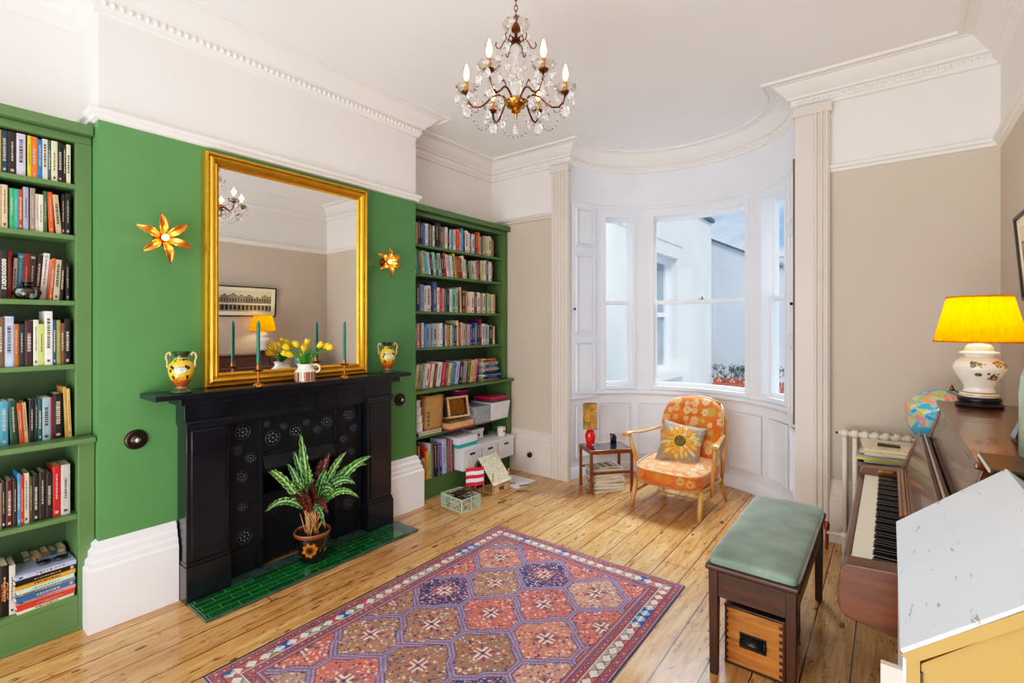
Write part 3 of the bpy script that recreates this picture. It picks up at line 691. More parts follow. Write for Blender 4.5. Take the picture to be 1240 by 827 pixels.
# flat stack
def stack(specs,loc,where,group,rz=0,top_label=True):
    z=loc[2]; n=len(specs)
    for i,s in enumerate(specs):
        w,d,L,c,dx,dr=s[:6]
        o=book(w,d,L,c); # lie down: rotate so thickness up, spine toward +X
        # upright: thickness y, height z.  lie: y->z, z->-y
        o.matrix_basis=Matrix.Translation((loc[0]+dx,loc[1],z+.0006))@Matrix.Rotation(rz+R(dr),4,'Z')@Matrix.Translation((0,-L/2,w))@Matrix(((1,0,0,0),(0,0,1,0),(0,-1,0,0),(0,0,0,1)))
        z+=w+.0008
        k='lowest' if i==0 else ('topmost' if i==n-1 else ordn(i)+' from bottom')
        tag(o,'%s %s book, %s of flat stack, %s'%('slim' if w<.016 else 'thick',cname(c),k,where),'book',group)
    return z
zt=stack([(.014,.15,.20,'#e8dcc8',0,2),(.022,.15,.205,'#c8402c',.004,1),(.016,.16,.21,'#d88a90',-.004,-2),(.022,.16,.21,'#2a6a9c',.002,3),(.014,.15,.21,'#7a7480',0,0),(.018,.15,.2,'#bfe0c8',.004,2),(.020,.16,.21,'#e09a2c',-.002,-1),(.022,.16,.215,'#1a1614',.004,2),(.020,.17,.215,'#a8b4d0',0,-2)],(-3.17,.475,.17),'bottom shelf left of fireplace','books stacked flat on the bottom left shelf',rz=R(4))
lrow([(.032,'#8a7a58',.20),(.028,'#2a4a5a',.195),(.03,'#7a5a3c',.2),(.035,'#b08a50',.195),(.03,'#506a58',.2)],.57,.17,'behind flat stack, lowest shelf left of fireplace','books behind the flat stack',x=-3.325)
for q_ in ALL():
    if q_.get('group')=='books behind the flat stack': q_.scale=(.75,1,1)
# readable spines
def text(s,size,loc,rot,mt,parent=None,name='spine_lettering',ext=.0003):
    c=bpy.data.curves.new(name,'FONT'); c.body=s; c.size=size; c.extrude=ext; c.align_x='CENTER'; c.align_y='CENTER'
    o=bpy.data.objects.new(name,c); COL.objects.link(o); c.materials.append(mt); o.rotation_euler=rot; o.location=loc
    if parent is not None:
        o.parent=parent; mw=Matrix.LocRotScale(Vector(loc),o.rotation_euler,None); o.matrix_basis=parent.matrix_basis.inverted()@mw
    return o
def findbook(y,z,xmin=-3.4):
    best=None
    for o in ALL():
        if o.name.startswith('book') and o.type=='MESH' and o.parent is None:
            b=[o.matrix_basis@Vector(c) for c in o.bound_box]
            if min(v.y for v in b)<=y<=max(v.y for v in b) and min(v.z for v in b)<=z<=max(v.z for v in b):
                if best is None or max(v.x for v in b)>best[1]: best=(o,max(v.x for v in b),b)
    return best
M['orange_ink']=mat('orange_ink','#d8742a',.5); M['cream_ink']=mat('cream_ink','#efe8d8',.5)
def spine_text(s,y,z,size,mt,flat=False):
    f=findbook(y,z)
    if not f: return
    o,xm,b=f; yc=sum(v.y for v in b)/8; zc=sum(v.z for v in b)/8
    rot=(0,0,0)
    R_=Matrix(((0,0,1),(1,0,0),(0,1,0)))  # text x->+y, up->+z, normal +x
    if not flat: R_=Matrix(((0,0,1),(0,1,0),(-1,0,0)))  # text x -> -z, up -> +y
    c=bpy.data.curves.new('spine_lettering','FONT'); c.body=s; c.size=size; c.extrude=.0003; c.align_x='CENTER'; c.align_y='CENTER'
    t_=bpy.data.objects.new('spine_lettering',c); COL.objects.link(t_); c.materials.append(mt); t_.parent=o
    bpy.context.view_layer.update(); me=bpy.data.meshes.new_from_object(t_.evaluated_get(bpy.context.evaluated_depsgraph_get())); bpy.data.objects.remove(t_)
    t_=bpy.data.objects.new('spine_lettering',me); COL.objects.link(t_); t_.parent=o
    if not me.materials: me.materials.append(mt)
    t_.matrix_basis=o.matrix_basis.inverted()@(Matrix.Translation((xm+.0012,yc,zc))@R_.to_4x4())
spine_text('CIRCE',.372-.034,.28,.030,M['orange_ink'])
spine_text('Running with Scissors',.475,.17+.164,.017,M['cream_ink'],True)
spine_text('RODDY DOYLE',.352,SH[2]+.11,.02,M['cream_ink'])
# black glasses case / pen on top of the flat stack
g=thing('sunglasses','black sunglasses lying on top of the flat book stack','sunglasses',(-3.25,.5,zt))
mb=MB(); 
for yy in (.475,.535): mb.lathe([(0,0),(.026,0),(.024,.005),(0,.006)],M['black'],(-3.23,yy,zt+.012),14)
mb.tube([(-3.23,.50,zt+.016),(-3.232,.51,zt+.018)],.003,M['black']); mb.build('lens',g,smooth=True,autosm=40)
for yy in (.45,.56):
    mb=MB(); mb.tube([(-3.23,yy,zt+.014),(-3.30,yy+.01,zt+.012),(-3.345,yy+.01,zt+.003)],.0025,M['black']); mb.build('temple_arm',g,smooth=True)
# squat bowl on third shelf
v=thing('squat_vase','squat dark marbled glass bowl in front of books on the third shelf','vase',(-3.262,.42,SH[2]+.0005)); v.scale=(.76,.76,.9)
for q_ in ALL():
    if q_.type=='MESH' and q_.name.startswith('book') and q_.parent is None and abs(q_.location.z-SH[2])<.006 and .33<q_.location.y<.485 and q_.location.y<.6: q_.location.x=-3.319; q_.scale=(.78,1,1)
P=[(.02,0),(.05,.006),(.066,.028),(.068,.04),(.058,.058),(.03,.07),(.02,.074),(.02,.084),(.032,.09),(.03,.092),(.016,.086)]
def lathegrid(prof,n=64,sub=4,rf=None):
    pr=np.array(prof,float); t0=np.arange(len(pr)); tt=np.linspace(0,len(pr)-1,(len(pr)-1)*sub+1)
    # catmull-rom style smoothing through linear interp
    r=np.interp(tt,t0,pr[:,0]); z=np.interp(tt,t0,pr[:,1])
    k=np.array([.25,.5,.25])
    for _ in range(2):
        r[1:-1]=np.convolve(r,k,'valid'); z[1:-1]=np.convolve(z,k,'valid')
    a=np.linspace(0,2*PI,n,endpoint=False); A,RR=np.meshgrid(a,r,indexing='ij'); _,Z=np.meshgrid(a,z,indexing='ij')
    if rf is not None: RR=RR*rf(A,Z)
    return np.stack([RR*np.cos(A),RR*np.sin(A),Z],-1)
o=gridmesh('bowl',lathegrid(P),M['vc_gloss'],v,wrapu=True)
def f_(x,y,z):
    c=np.tile(hx('#0d0d0e'),(len(x),1)); n=vnoise(np.arctan2(y,x)*5+vnoise(z*60,x*20)*2,z*40)
    setc(c,(n>.62)&(z<.055),'#5a6a3c'); setc(c,(n>.75)&(z<.055),'#7a8aa0'); setc(c,(n<.2)&(z<.05),'#4a2a20'); return c
paint(o,f_)

# right bookcase rows, listed from the left (fireplace) end
def rrow(cols,y,z,where,group,x=-3.235,hs=(.175,.205),lean=0,fit=None):
    sp=[]
    for e in cols.split():
        p=e.split(':'); c='#'+p[0]; w=float(p[1])/1000 if len(p)>1 and p[1] else rnd.uniform(.018,.026); h=float(p[2])/1000 if len(p)>2 and p[2] else rnd.uniform(*hs)
        if z==SH[0]: h=min(h,.222)
        ln=float(p[3]) if len(p)>3 else lean
        sp.append((w,h,c,ln))
    if fit:
        k=(fit-y-.0006*len(sp))/sum(q[0]/math.cos(R(q[3])) for q in sp); sp=[(q[0]*k,)+q[1:] for q in sp]
    return row(sp,y,z,x,where,group,1,'left end',d0=.15)
rrow('d9ceb0:20 b06a30:22:190 c98a3a:16:190 17151a:22:210 1b2c5a:24:195 3a78b8:24:195 e6e2da:26:195 4a3020:10 8d7580:16 2f8a5a:18 e0ddd0:16 141414:44:230 141416:14:225 5a6470:20:195 9a7050:24:190 dfdcd6:30:200 15151a:20:180 e6e2d8:12 4a90a8:26:195 ddd6c4:20 d84018:46:205 ddd6c4:10 3c98c0:28:225 1a1a1c:22:180 e0dccf:30:210 dfe0e4:20:195 8a5638:22:190 c8d2e0:36:190 1c1c1c:8 b04020:30:215 e08020:18:220 a8a8c0:20:180 28304a:18 a8946a:20:195 b9b48a:26:200 d8d0bc:22:200 d9cfb8:34:205 4a8a6a:18:185 c86a30:16:175',2.765,SH[0],'top shelf of '+BR,'books on the top shelf of the right bookcase',hs=(.18,.2),fit=3.865)
rrow('c4c2d2:24:215 3f8a60:22:215 2c6a70:20:210 a49aa0:16 d8d030:16:205 30a8c8:30:205 c8c8cc:20 191a1c:24 9cc8b4:24:205 4a5450:26 8cc0a8:28:205 1c1c1c:22 b02030:24:215 dedbd4:18 b4aab8:22 ccd6e2:22 1a1a14:14 d8c820:16:225 b85028:22 6a3c24:24 a04028:18 e4dac6:22:215 b8c890:22 1f2a20:24 86a088:30 9cc09a:26 e0c8b8:20 a86068:24 1b1b1e:20 c6c08a:34:200:0 e2dac6:24:205:0 2c6a88:28:215:0 e4dece:36:200:0 17222c:18:190:0',2.765,SH[1],'second shelf of '+BR,'books on the second shelf of the right bookcase',lean=-7,fit=3.83)
rrow('c86a6a:18:235 1c1c1c:20:240 201a18:28:235 6a8ab0:34:235 dcd2c4:16:225 d8d0c8:36:230 111113:20:200 4e5c88:34:265 e4e0d8:20:220 c02a30:26:220 d89090:14:215 4a5a5c:22:215 1f3a3c:26:210 d8d8d4:18:215 6ab4a0:36:220 b4b0a8:22:225 151515:14:210 d8cc90:14:240:-2 5a2c18:34:215 b06a30:14:210 c8a888:16 dde0e2:22:200 d8d4c4:34:205 8c2c3c:30:195 d4dcd4:30:205 78a8c4:14:190 d89430:16 ddd6cc:26:200 4a8078:20:195 dcd4bc:16 a8b488:26:195 d8ccb0:28:195 cf5a28:16:200',2.765,SH[2],'third shelf of '+BR,'books on the third shelf of the right bookcase',hs=(.19,.205),fit=3.885)  # darkest entry stands for a shaded recess between the books
rrow('e0d8c4:24:210 c84a5a:30:210 d8d0d4:16:205 8a4a34:14 e2dfe0:20:215 7a74a0:18 3ca0d8:24:205 e07c28:16:205 48a4d8:18:205 a8a8ac:40:210 ccc8a0:22:205 e4e2e2:30:215 22306c:20:210 d8c8a8:14 c08038:22:195 7c4a2c:14 d8ceb8:18 2c8088:20:210 1e2628:24:195 d8cca0:16:240 b02c3c:24:205 e2bcc4:20:220 90b868:30:210 c44a78:16 b4a8c8:24:205 2848a8:22:205 1b2450:34:210 2f90d0:22:215 181820:18:200 641c38:30:255 dcd4cc:40:210 8cb4c0:28:205 d8d4bc:14 17253c:36:205 701c1c:12 dccca8:22:185',2.765,SH[3],'fourth shelf of '+BR,'books on the fourth shelf of the right bookcase',hs=(.185,.205),fit=3.885)
ye=rrow('e2d8c8:16:215 bf9c50:22:215 2c98a8:20:215 d8d4cc:12:215 e6c8b8:28:215 c43c34:12:210 e4dcc8:22:210 80502c:24:205 d8dade:36:220 c02c60:30:218 7a4a2c:16:205 d08c3c:14:205 e0d4b0:18:205 3c8c90:22:205 2c6cac:14:205 b8b4d8:30:215 2a2a30:32:205 8c8c8c:34:215 4a4648:32:215 d8c440:28:215 d88ca8:30:215',2.78,.945,'counter of '+BR,'books leaning on the counter of the right bookcase',x=-3.21,lean=9,fit=3.56)
z_=stack([(.012,.16,.24,'#d8a8a0',0,4),(.030,.17,.22,'#4a3028',-.01,2),(.024,.22,.27,'#1a70b8',.03,4),(.018,.17,.2,'#1c1c22',-.01,-4),(.014,.17,.2,'#b0482a',0,3),(.016,.16,.22,'#b0b4c0',.01,0),(.018,.16,.2,'#2c88b0',0,-3),(.014,.16,.19,'#2a3a38',0,5),(.034,.17,.22,'#a89a90',0,1),(.016,.15,.2,'#5a3a28',-.01,-2),(.014,.15,.17,'#d0682a',0,3)],(-3.20,3.78,.945),'counter, '+BR,'books stacked flat on the right counter')

# ------------------------------------------------------------------ things in the lower part of the right bookcase
def simple(name,label,cat,mb,group=None,**k):
    o=mb.build(name,**k); return tag(o,label,cat,group)
zA,zB=.553,.170
def lidbox(label,x0,x1,y0,y1,z0,h,lidh=.035,slot=True,base='white_card',lid='white_card',group=None,ov=.006,dots=False):
    r=thing('storage_box',label,'box',((x0+x1)/2,(y0+y1)/2,z0),group=group)
    mb=MB(); mb.box(x0,x1,y0,y1,z0+.0006,z0+h-.002,M[base]); mb.build('box_body',r,bevel=.002)
    mb=MB(); mb.box(x0-ov,x1+ov,y0-ov,y1+ov,z0+h-lidh,z0+h,M[lid]); L=mb.build('lid',r,bevel=.002)
    if slot:
        mb=MB(); yc=(y0+y1)/2; zz=z0+h-lidh-.03; mb.box(x1-.002,x1+.003,yc-.035,yc+.035,zz-.009,zz+.009,M['black']); mb.build('handle_slot',r,bevel=.002,label='dark cut-out handle slot')
    return r
lidbox('white card storage box with handle slot, left of the three on the bottom shelf',-3.40,-3.06,3.225,3.475,zB,.205,group=None)
lidbox('white card storage box with handle slot, middle of the three on the bottom shelf',-3.40,-3.06,3.492,3.715,zB,.205)
lidbox('white card storage box with handle slot, right of the three on the bottom shelf',-3.40,-3.06,3.732,3.975,zB,.205)
lidbox('shallow white box with a turquoise base on top of the left storage box',-3.38,-3.10,3.17+.03,3.45,zB+.206,.095,lidh=.06,slot=False,base='turq')
lidbox('small white lidded box behind, on the middle storage box',-3.42,-3.22,3.50,3.68,zB+.206,.10,lidh=.03,slot=True)
m=thing('mug','white mug with a red heart on the right storage box','mug',(-3.14,3.87,zB+.2055))
mb=MB(); mb.lathe([(0,0),(.036,0),(.04,.01),(.045,.085),(.042,.085),(.037,.01),(0,.008)],M['ceramic'],(-3.14,3.87,zB+.2061),24); mb.tube([(-3.14-.03,3.87+.03,zB+.275),(-3.165,3.905,zB+.28),(-3.17,3.92,zB+.25),(-3.16,3.90,zB+.225)],.005,M['ceramic']); mb.build('cup',m,smooth=True,autosm=50)
mb=MB()
for sgn in (-1,1): mb.lathe([(0,0),(.009,0),(.009,.002),(0,.002)],M['red_glaze'],(0,0,0),10); 
mb.v=[(-3.14+.0425+v[2],3.862+v[0]+(-.006 if i<40 else .006),zB+.258+v[1]) for i,v in enumerate(mb.v)]
mb.add([(-3.0965,3.847,zB+.257),(-3.0965,3.877,zB+.257),(-3.0965,3.862,zB+.238)],[(0,1,2)],M['red_glaze']); mb.build('heart_print',m,label='red heart printed on the mug')
# dark tub behind the mug
simple('storage_tub','dark charcoal tub behind the mug on the bottom shelf','tub',MB().lathe([(0,0),(.055,0),(.065,.12),(.06,.12),(.05,.01),(0,.008)],M['black'],(-3.33,3.80,zB+.2061),20),smooth=True,autosm=40)
# upright files and picture books on the bottom shelf
fcols='b08a58:10:300 1c2a50:12:250 c0a070:26:190 c83828:10:285 e0b020:14:240 e8c828:10:235 98c8a0:8:230 dcdcdc:8:300 8a8478:14:300 5a5048:12:290 2a2a30:20:285 1c1c28:12:280 b08090:8:270 1830b0:26:275 b8c0d8:34:310 a0a8b8:10:305 2a2a30:8:300 c87888:14:290 8a4450:10:285 d09098:10:285 7a3a3a:10:280'
rrow(fcols,2.775,zB,'bottom shelf of '+BR,'picture books and folders on the bottom right shelf',x=-3.155,lean=-2,fit=3.185)
# shelf A
def rbox(label,c,r0,h,z0):
    t=thing('round_box',label,'round box',(c[0],c[1],z0)); mb=MB(); mb.lathe([(0,0),(r0,0),(r0,h*.72),(0,h*.72)],M['white_card'],(c[0],c[1],z0+.0006),28); mb.build('box_body',t,smooth=True,autosm=30)
    mb=MB(); mb.lathe([(0,0),(r0+.004,0),(r0+.004,h*.26),(0,h*.26)],M['ceramic'],(c[0],c[1],z0+h*.73),28); mb.build('lid',t,smooth=True,autosm=30)
z=zA+.029
mgz=MB()
def magazine(label,x0,x1,y0,y1,z0,th,c,group,rz=0):
    cx,cy=(x0+x1)/2,(y0+y1)/2; r=thing('magazine',label,'magazine',(cx,cy,z0),rz,group)
    w,d=(x1-x0)/2,(y1-y0)/2
    mb=MB(); mb.box(-w,w,-d,d,.0006,th-.001,M['paper']); mb.build('page_block',r,world=False)
    cm=bpy.data.materials.get('cover_'+c) or mat('cover_'+c,c,.35,var=.15,scale=18,coat=.2)
    mb=MB(); mb.box(-w-.001,w+.001,-d-.001,d+.001,th-.0012,th,cm); mb.box(-w-.001,w+.001,-d-.002,-d-.001,.0006,th,cm); mb.build('cover',r,world=False)
    return r
magazine('dark blue flat magazine at the left of the lower shelf',-3.40,-3.17,2.79,3.06,zA,.014,'#20304a',None)
magazine('pale magazine topmost under the paper bag on the lower shelf',-3.40,-3.18,2.80,3.07,zA+.014,.014,'#c8ccd8',None)
rbox('round white box lowest of the left column on the lower shelf',(-3.245,2.835),.05,.075,z)
rbox('round white box middle of the left column on the lower shelf',(-3.245,2.835),.046,.065,z+.076)
rbox('narrow cream round box on the column under the counter',(-3.245,2.83),.042,.07,z+.142)
rbox('small white round box topmost of the column under the counter',(-3.25,2.83),.036,.06,z+.213)
# kraft paper bag
b=thing('paper_bag','crumpled brown kraft paper bag standing on the lower shelf','bag',(-3.27,2.98,z))
x0,x1,y0,y1=-3.37,-3.18,2.895,3.07; rr=random.Random(3)
N=10; vs=[];
pts=[]
for (a,c_) in (((x1,y0),(x1,y1)),((x1,y1),(x0,y1)),((x0,y1),(x0,y0)),((x0,y0),(x1,y0))):
    for k in range(5): pts.append((a[0]+(c_[0]-a[0])*k/5,a[1]+(c_[1]-a[1])*k/5))
P_=np.zeros((len(pts),9,3))
for i,p in enumerate(pts):
    for j in range(9):
        q=j/8; P_[i,j]=(p[0]+rr.uniform(-.006,.006)*(q>0),p[1]+rr.uniform(-.008,.008)*(q>0)+.02*q*(1 if p[1]>2.98 else .2),z+.001+.30*q)
o=gridmesh('bag_body',P_-np.array(b.location),M['kraft'],b,wrapu=True); sm=o.modifiers.new('s','SOLIDIFY'); sm.thickness=.001
mb=MB(); mb.box(x0+.01,x1-.01,y0+.01,y1-.01,z+.001,z+.003,M['kraft']); mb.build('bag_base',b)
mb=MB(); 
for k in range(6): mb.box(-3.179,-3.1775,y0+.004,y0+.028,z+.04+k*.035,z+.06+k*.035,M['candle'])
mb.build('side_print',b,label='teal printed blocks down the edge of the bag')
# wooden tray with a small wooden frame on it
t_=thing('craft_tray','shallow wooden craft tray with a red base edge on the lower shelf','tray',(-3.2,3.27,zA)); 
mb=MB(); mb.box(-3.34,-3.11,3.10,3.42,zA+.0006,zA+.014,M['pinkred']); mb.build('base',t_)
for a in ((-3.34,-3.33,3.10,3.42),(-3.12,-3.11,3.10,3.42),(-3.33,-3.12,3.10,3.11),(-3.33,-3.12,3.41,3.42),(-3.33,-3.12,3.22,3.226),(-3.33,-3.12,3.31,3.316)):
    mb=MB(); mb.box(*a,zA+.014,zA+.062,M['craft']); mb.build('side',t_)
c=thing('wooden_box_model','little wooden box-frame model tilted on the craft tray','model',(-3.19,3.28,zA+.0635)); c.rotation_euler=(0,0,0)
mx=Matrix.Translation((-3.2,3.28,zA+.085))@Matrix.Rotation(R(-10),4,'Z')@Matrix.Rotation(R(-12),4,'Y')
def bar(a,b_,r=.006,nm='strut'):
    mb=MB(); mb.box(min(a[0],b_[0])-r,max(a[0],b_[0])+r,min(a[1],b_[1])-r,max(a[1],b_[1])+r,min(a[2],b_[2])-r,max(a[2],b_[2])+r,M['craft'],mx); mb.build(nm,c)
for zz in (.01,.185):
    for xx in (-.07,.055):
        bar((xx,-.115,zz),(xx,.105,zz),.009)
    for yy in (-.115,.105): bar((-.07,yy,zz),(.055,yy,zz),.007)
for xx in (-.07,.055):
    for yy in (-.115,.105): bar((xx,yy,.01),(xx,yy,.185),.008)
mb=MB(); mb.box(.02,.03,-.09,.09,.03,.17,M['gold_dark'],mx); mb.build('inner_panel',c)
simple('bowl','magenta plastic bowl behind the wooden frame model','bowl',MB().lathe([(0,0),(.05,0),(.10,.05),(.115,.055),(.115,.062),(.095,.056),(.045,.008),(0,.008)],M['magenta'],(-3.312,3.425,zA+.267),28),smooth=True,autosm=40)
simple('storage_box','plain grey card box under the magenta bowl','box',MB().box(-3.43,-3.352,3.30,3.43,zA+.0006,zA+.266,M['hemp']),bevel=.003)
# dotted box
r=lidbox('grey lidded box with white dots on the lower shelf',-3.38,-3.12,3.452,3.66,zA,.165,lidh=.045,slot=False,base='hemp',lid='hemp')
mb=MB()
for i in range(4):
    for j in range(3):
        y_=3.475+i*.05+(j%2)*.025; z_2=zA+.03+j*.042
        if y_<3.65: mb.add([(-3.1185,y_+.005*math.cos(2*PI*k/8),z_2+.005*math.sin(2*PI*k/8)) for k in range(8)],[tuple(range(8))],M['white_card'])
mb.build('dots',r,label='white dots')
simple('storage_box','open white box with tapered sides at the right end of the lower shelf','box',MB().add([(-3.38,3.70,zA+.001),(-3.12,3.70,zA+.001),(-3.12,3.95,zA+.001),(-3.38,3.95,zA+.001),(-3.40,3.685,zA+.175),(-3.10,3.685,zA+.175),(-3.10,3.965,zA+.175),(-3.40,3.965,zA+.175)],[(0,3,2,1),(4,5,6,7),(0,1,5,4),(1,2,6,5),(2,3,7,6),(3,0,4,7)],M['white_card']),bevel=.003)
for k,(cc,x_,y_,h_,th) in enumerate((('#3c7a3c',0,0,0,.010),('#8a1c5c',-.01,.01,.0105,.026),('#c02048',.005,-.005,.037,.020))):
    simple('folder',['green thin folder lying on the open white box','dark magenta folder in the pile on the open white box','red pink folder topmost on the open white box'][k],'folder',MB().box(-3.37+x_,-3.115+x_,3.66+y_+.03,3.945+y_,zA+.1756+h_,zA+.1756+h_+th,mat('folder_%d'%k,cc,.35,coat=.4)),bevel=.004)

CR=Vector((.79,.613,0)); CF=Vector((-.613,.79,0))
# ------------------------------------------------------------------ craft models on the floor
simple('cardboard_sheet','flat brown cardboard sheet on the floor under the lattice tray','cardboard',MB().add([(-3.11,2.80,.001),(-2.615,2.765,.001),(-2.58,3.235,.001),(-3.10,3.20,.001),(-3.11,2.80,.005),(-2.615,2.765,.005),(-2.58,3.235,.005),(-3.10,3.20,.005)],[(0,3,2,1),(4,5,6,7),(0,1,5,4),(1,2,6,5),(2,3,7,6),(3,0,4,7)],M['kraft']))
simple('paper_sheet','pale sheet of card on the floor behind the wooden hut model','paper',MB().box(-3.0,-2.70,3.56,3.86,.001,.004,M['white_card']))
def lattice(label):
    r=thing('lattice_tray',label,'craft tray',(-2.8,2.92,.006),R(-6)); rr=random.Random(5)
    a,b,hh=.13,.10,.105
    gm=mat('pale_sage_card','#b5c8b5',.6,var=.1)
    for k,(p,q) in enumerate((((-a,-b),(a,-b)),((a,-b),(a,b)),((a,b),(-a,b)),((-a,b),(-a,-b)))):
        mb=MB(); P0=Vector((*p,0));D=Vector((*q,0))-P0; L=D.length; D.normalize(); mt=gm if k!=1 else M['hemp'] if False else gm
        def W2(u,z): v=P0+D*u; return (v.x,v.y,z)
        nn=Vector((D.y,-D.x,0))*.003
        def bar2(u0,z0,u1,z1,w=.004):
            d=Vector((u1-u0,z1-z0)); d.normalize(); n_=Vector((-d.y,d.x))*w/2
            q4=[(u0+n_.x,z0+n_.y),(u1+n_.x,z1+n_.y),(u1-n_.x,z1-n_.y),(u0-n_.x,z0-n_.y)]
            vs=[Vector(W2(*c)) for c in q4]+[Vector(W2(*c))+nn for c in q4]
            mb.add(vs,[(0,1,2,3),(7,6,5,4),(0,4,5,1),(1,5,6,2),(2,6,7,3),(3,7,4,0)],mt)
        for e in ((0,.003,L,.003),(0,hh,L,hh),(.003,0,.003,hh),(L-.003,0,L-.003,hh),(L/2,0,L/2,hh)): bar2(*e,w=.008)
        s=.024; nx=int(L/s); nz=int(hh/s)
        for i in range(nx):
            for j in range(nz):
                u,z=i*L/nx,j*hh/nz; du,dz=L/nx,hh/nz
                if rr.random()<.8: bar2(u,z,u+du,z+dz)
                if rr.random()<.8: bar2(u,z+dz,u+du,z)
                if rr.random()<.4: bar2(u,z+dz/2,u+du,z+dz/2)
        mb.build('lattice_side',r,world=False)
    mb=MB(); mb.box(-a,a,-b,b,.0,.004,M['kraft']); mb.build('base',r,world=False)
    return r
lattice('pale green cut-out lattice tray full of twigs on the floor')
rr=random.Random(11)
for k in range(34):
    x=-2.8+rr.uniform(-.07,.07); y=2.92+rr.uniform(-.06,.06); a=rr.uniform(-.4,1.6); L=rr.uniform(.09,.15); zz=.04+.0027*k+rr.uniform(0,.02)
    p=Vector((x,y,zz)); d=Vector((math.cos(a),math.sin(a),rr.uniform(-.1,.35)))
    simple('twig','brown twig lying in the lattice tray','twig',MB().tube([p-d*L*.5*.9,p+Vector((0,0,.006)),p+d*L*.6],[.004,.0035,.002],M['darkwood'],6),group='twigs in the lattice tray',smooth=True)
f=thing('toy_flag','red and white striped flag on a stick above the lattice tray','flag',(-2.83,3.06,.006))
FB=Vector((-2.83,3.06,0)); mb=MB(); mb.tube([(-2.83,3.06,.006),(-2.835,3.062,.36)],.004,M['beech']); mb.build('stick',f,smooth=True)
mb=MB(); redm=mat('flag_red','#c8203c',.7)
for k in range(5):
    for i in range(6):
        def fp(q,z): v=FB-CF*.02+CR*(-.03+q*.15)+CF*(.008*math.sin(q*7)); return (v.x,v.y,z+.02*q)
        z0=.13+k*.031; mb.quad(fp(i/6,z0),fp((i+1)/6,z0),fp((i+1)/6,z0+.031),fp(i/6,z0+.031),redm if k%2==0 else M['white_card'])
mb.build('flag_cloth',f)
h=thing('wooden_hut','small wooden craft hut with a sloping slatted roof on the floor','model hut',(-2.86,3.40,0.0)); M['cream_slat']=mat('cream_slat','#e4dcbc',.6,var=.15,scale=60)
hx0,hx1,hy0,hy1=-2.98,-2.76,3.29,3.52
mb=MB(); mb.box(hx0,hx1,hy0,hy1,.0045,.012,M['craft']); mb.build('base',h)
for (a,b_) in ((hx0,hy0),(hx1-.01,hy0),(hx0,hy1-.01),(hx1-.01,hy1-.01),(hx0+.1,hy0)):
    mb=MB(); mb.box(a,a+.008,b_,b_+.008,.012,.19,M['craft']); mb.build('post',h)
mb=MB(); mb.box(hx1-.006,hx1,hy0+.02,hy0+.08,.012,.09,M['craft']); mb.box(hx1-.006,hx1,hy1-.07,hy1,.012,.09,M['craft']); mb.box(hx1-.006,hx1,hy0+.08,hy1-.07,.055,.09,M['craft']); mb.box(hx0,hx1,hy1-.005,hy1,.012,.08,M['craft']); mb.box(hx0,hx0+.005,hy0,hy1,.012,.22,M['darkwood']); mb.build('wall_panels',h)
for k in range(9):
    q0,q1=k/9,(k+1)/9; mb=MB(); A=Vector((-2.93,0,.30)); B_=Vector((-2.745,0,.085)); 
    p=A+(B_-A)*q0; q=A+(B_-A)*(q1-.01)
    mb.add([(p.x,hy0-.015,p.z),(q.x,hy0-.015,q.z),(q.x,hy1+.01,q.z),(p.x,hy1+.01,p.z),(p.x+.006,hy0-.015,p.z+.005),(q.x+.006,hy0-.015,q.z+.005),(q.x+.006,hy1+.01,q.z+.005),(p.x+.006,hy1+.01,p.z+.005)],[(0,3,2,1),(4,5,6,7),(0,1,5,4),(1,2,6,5),(2,3,7,6),(3,0,4,7)],M['cream_slat'])
    for j in range(8):
        if rr.random()<.2: continue
        yy=hy0+.005+j*.028+rr.uniform(0,.01); n=p+(q-p)*.5+Vector((.0065,0,.0055)); d=(q-p)*.32; e_=rr.uniform(.004,.011); d=d*rr.uniform(.2,.6); mb.quad((n.x-d.x,yy,n.z-d.z),(n.x+d.x,yy+.006,n.z+d.z),(n.x+d.x,yy+.006+e_,n.z+d.z),(n.x-d.x,yy+e_,n.z-d.z),M['darkwood'])
    mb.build('roof_slat',h)
mb=MB(); mb.add([(-2.93,hy0-.01,.30),(-2.93,hy1+.01,.30),(-2.995,hy1+.01,.18),(-2.995,hy0-.01,.18)],[(0,1,2,3)],M['darkwood']); mb.build('rear_roof',h)
for yy in (hy0,hy1-.01):
    mb=MB(); mb.tube([(-2.975,yy,.19),(-2.93,yy,.295),(-2.77,yy,.115)],.005,M['craft'],6); mb.build('rafter',h)
for k,(x,y,a) in enumerate(((-2.66,3.50,.4),(-2.72,3.62,1.0),(-2.60,3.16,1.35),(-2.9,3.62,.2))):
    simple('twig','loose brown twig on the floor near the craft models','twig',MB().tube([(x,y,.009),(x+.05*math.cos(a),y+.05*math.sin(a),.011),(x+.11*math.cos(a+.1),y+.11*math.sin(a+.1),.009)],[.005,.004,.003],M['darkwood'],6),group='loose twigs on the floor',smooth=True)

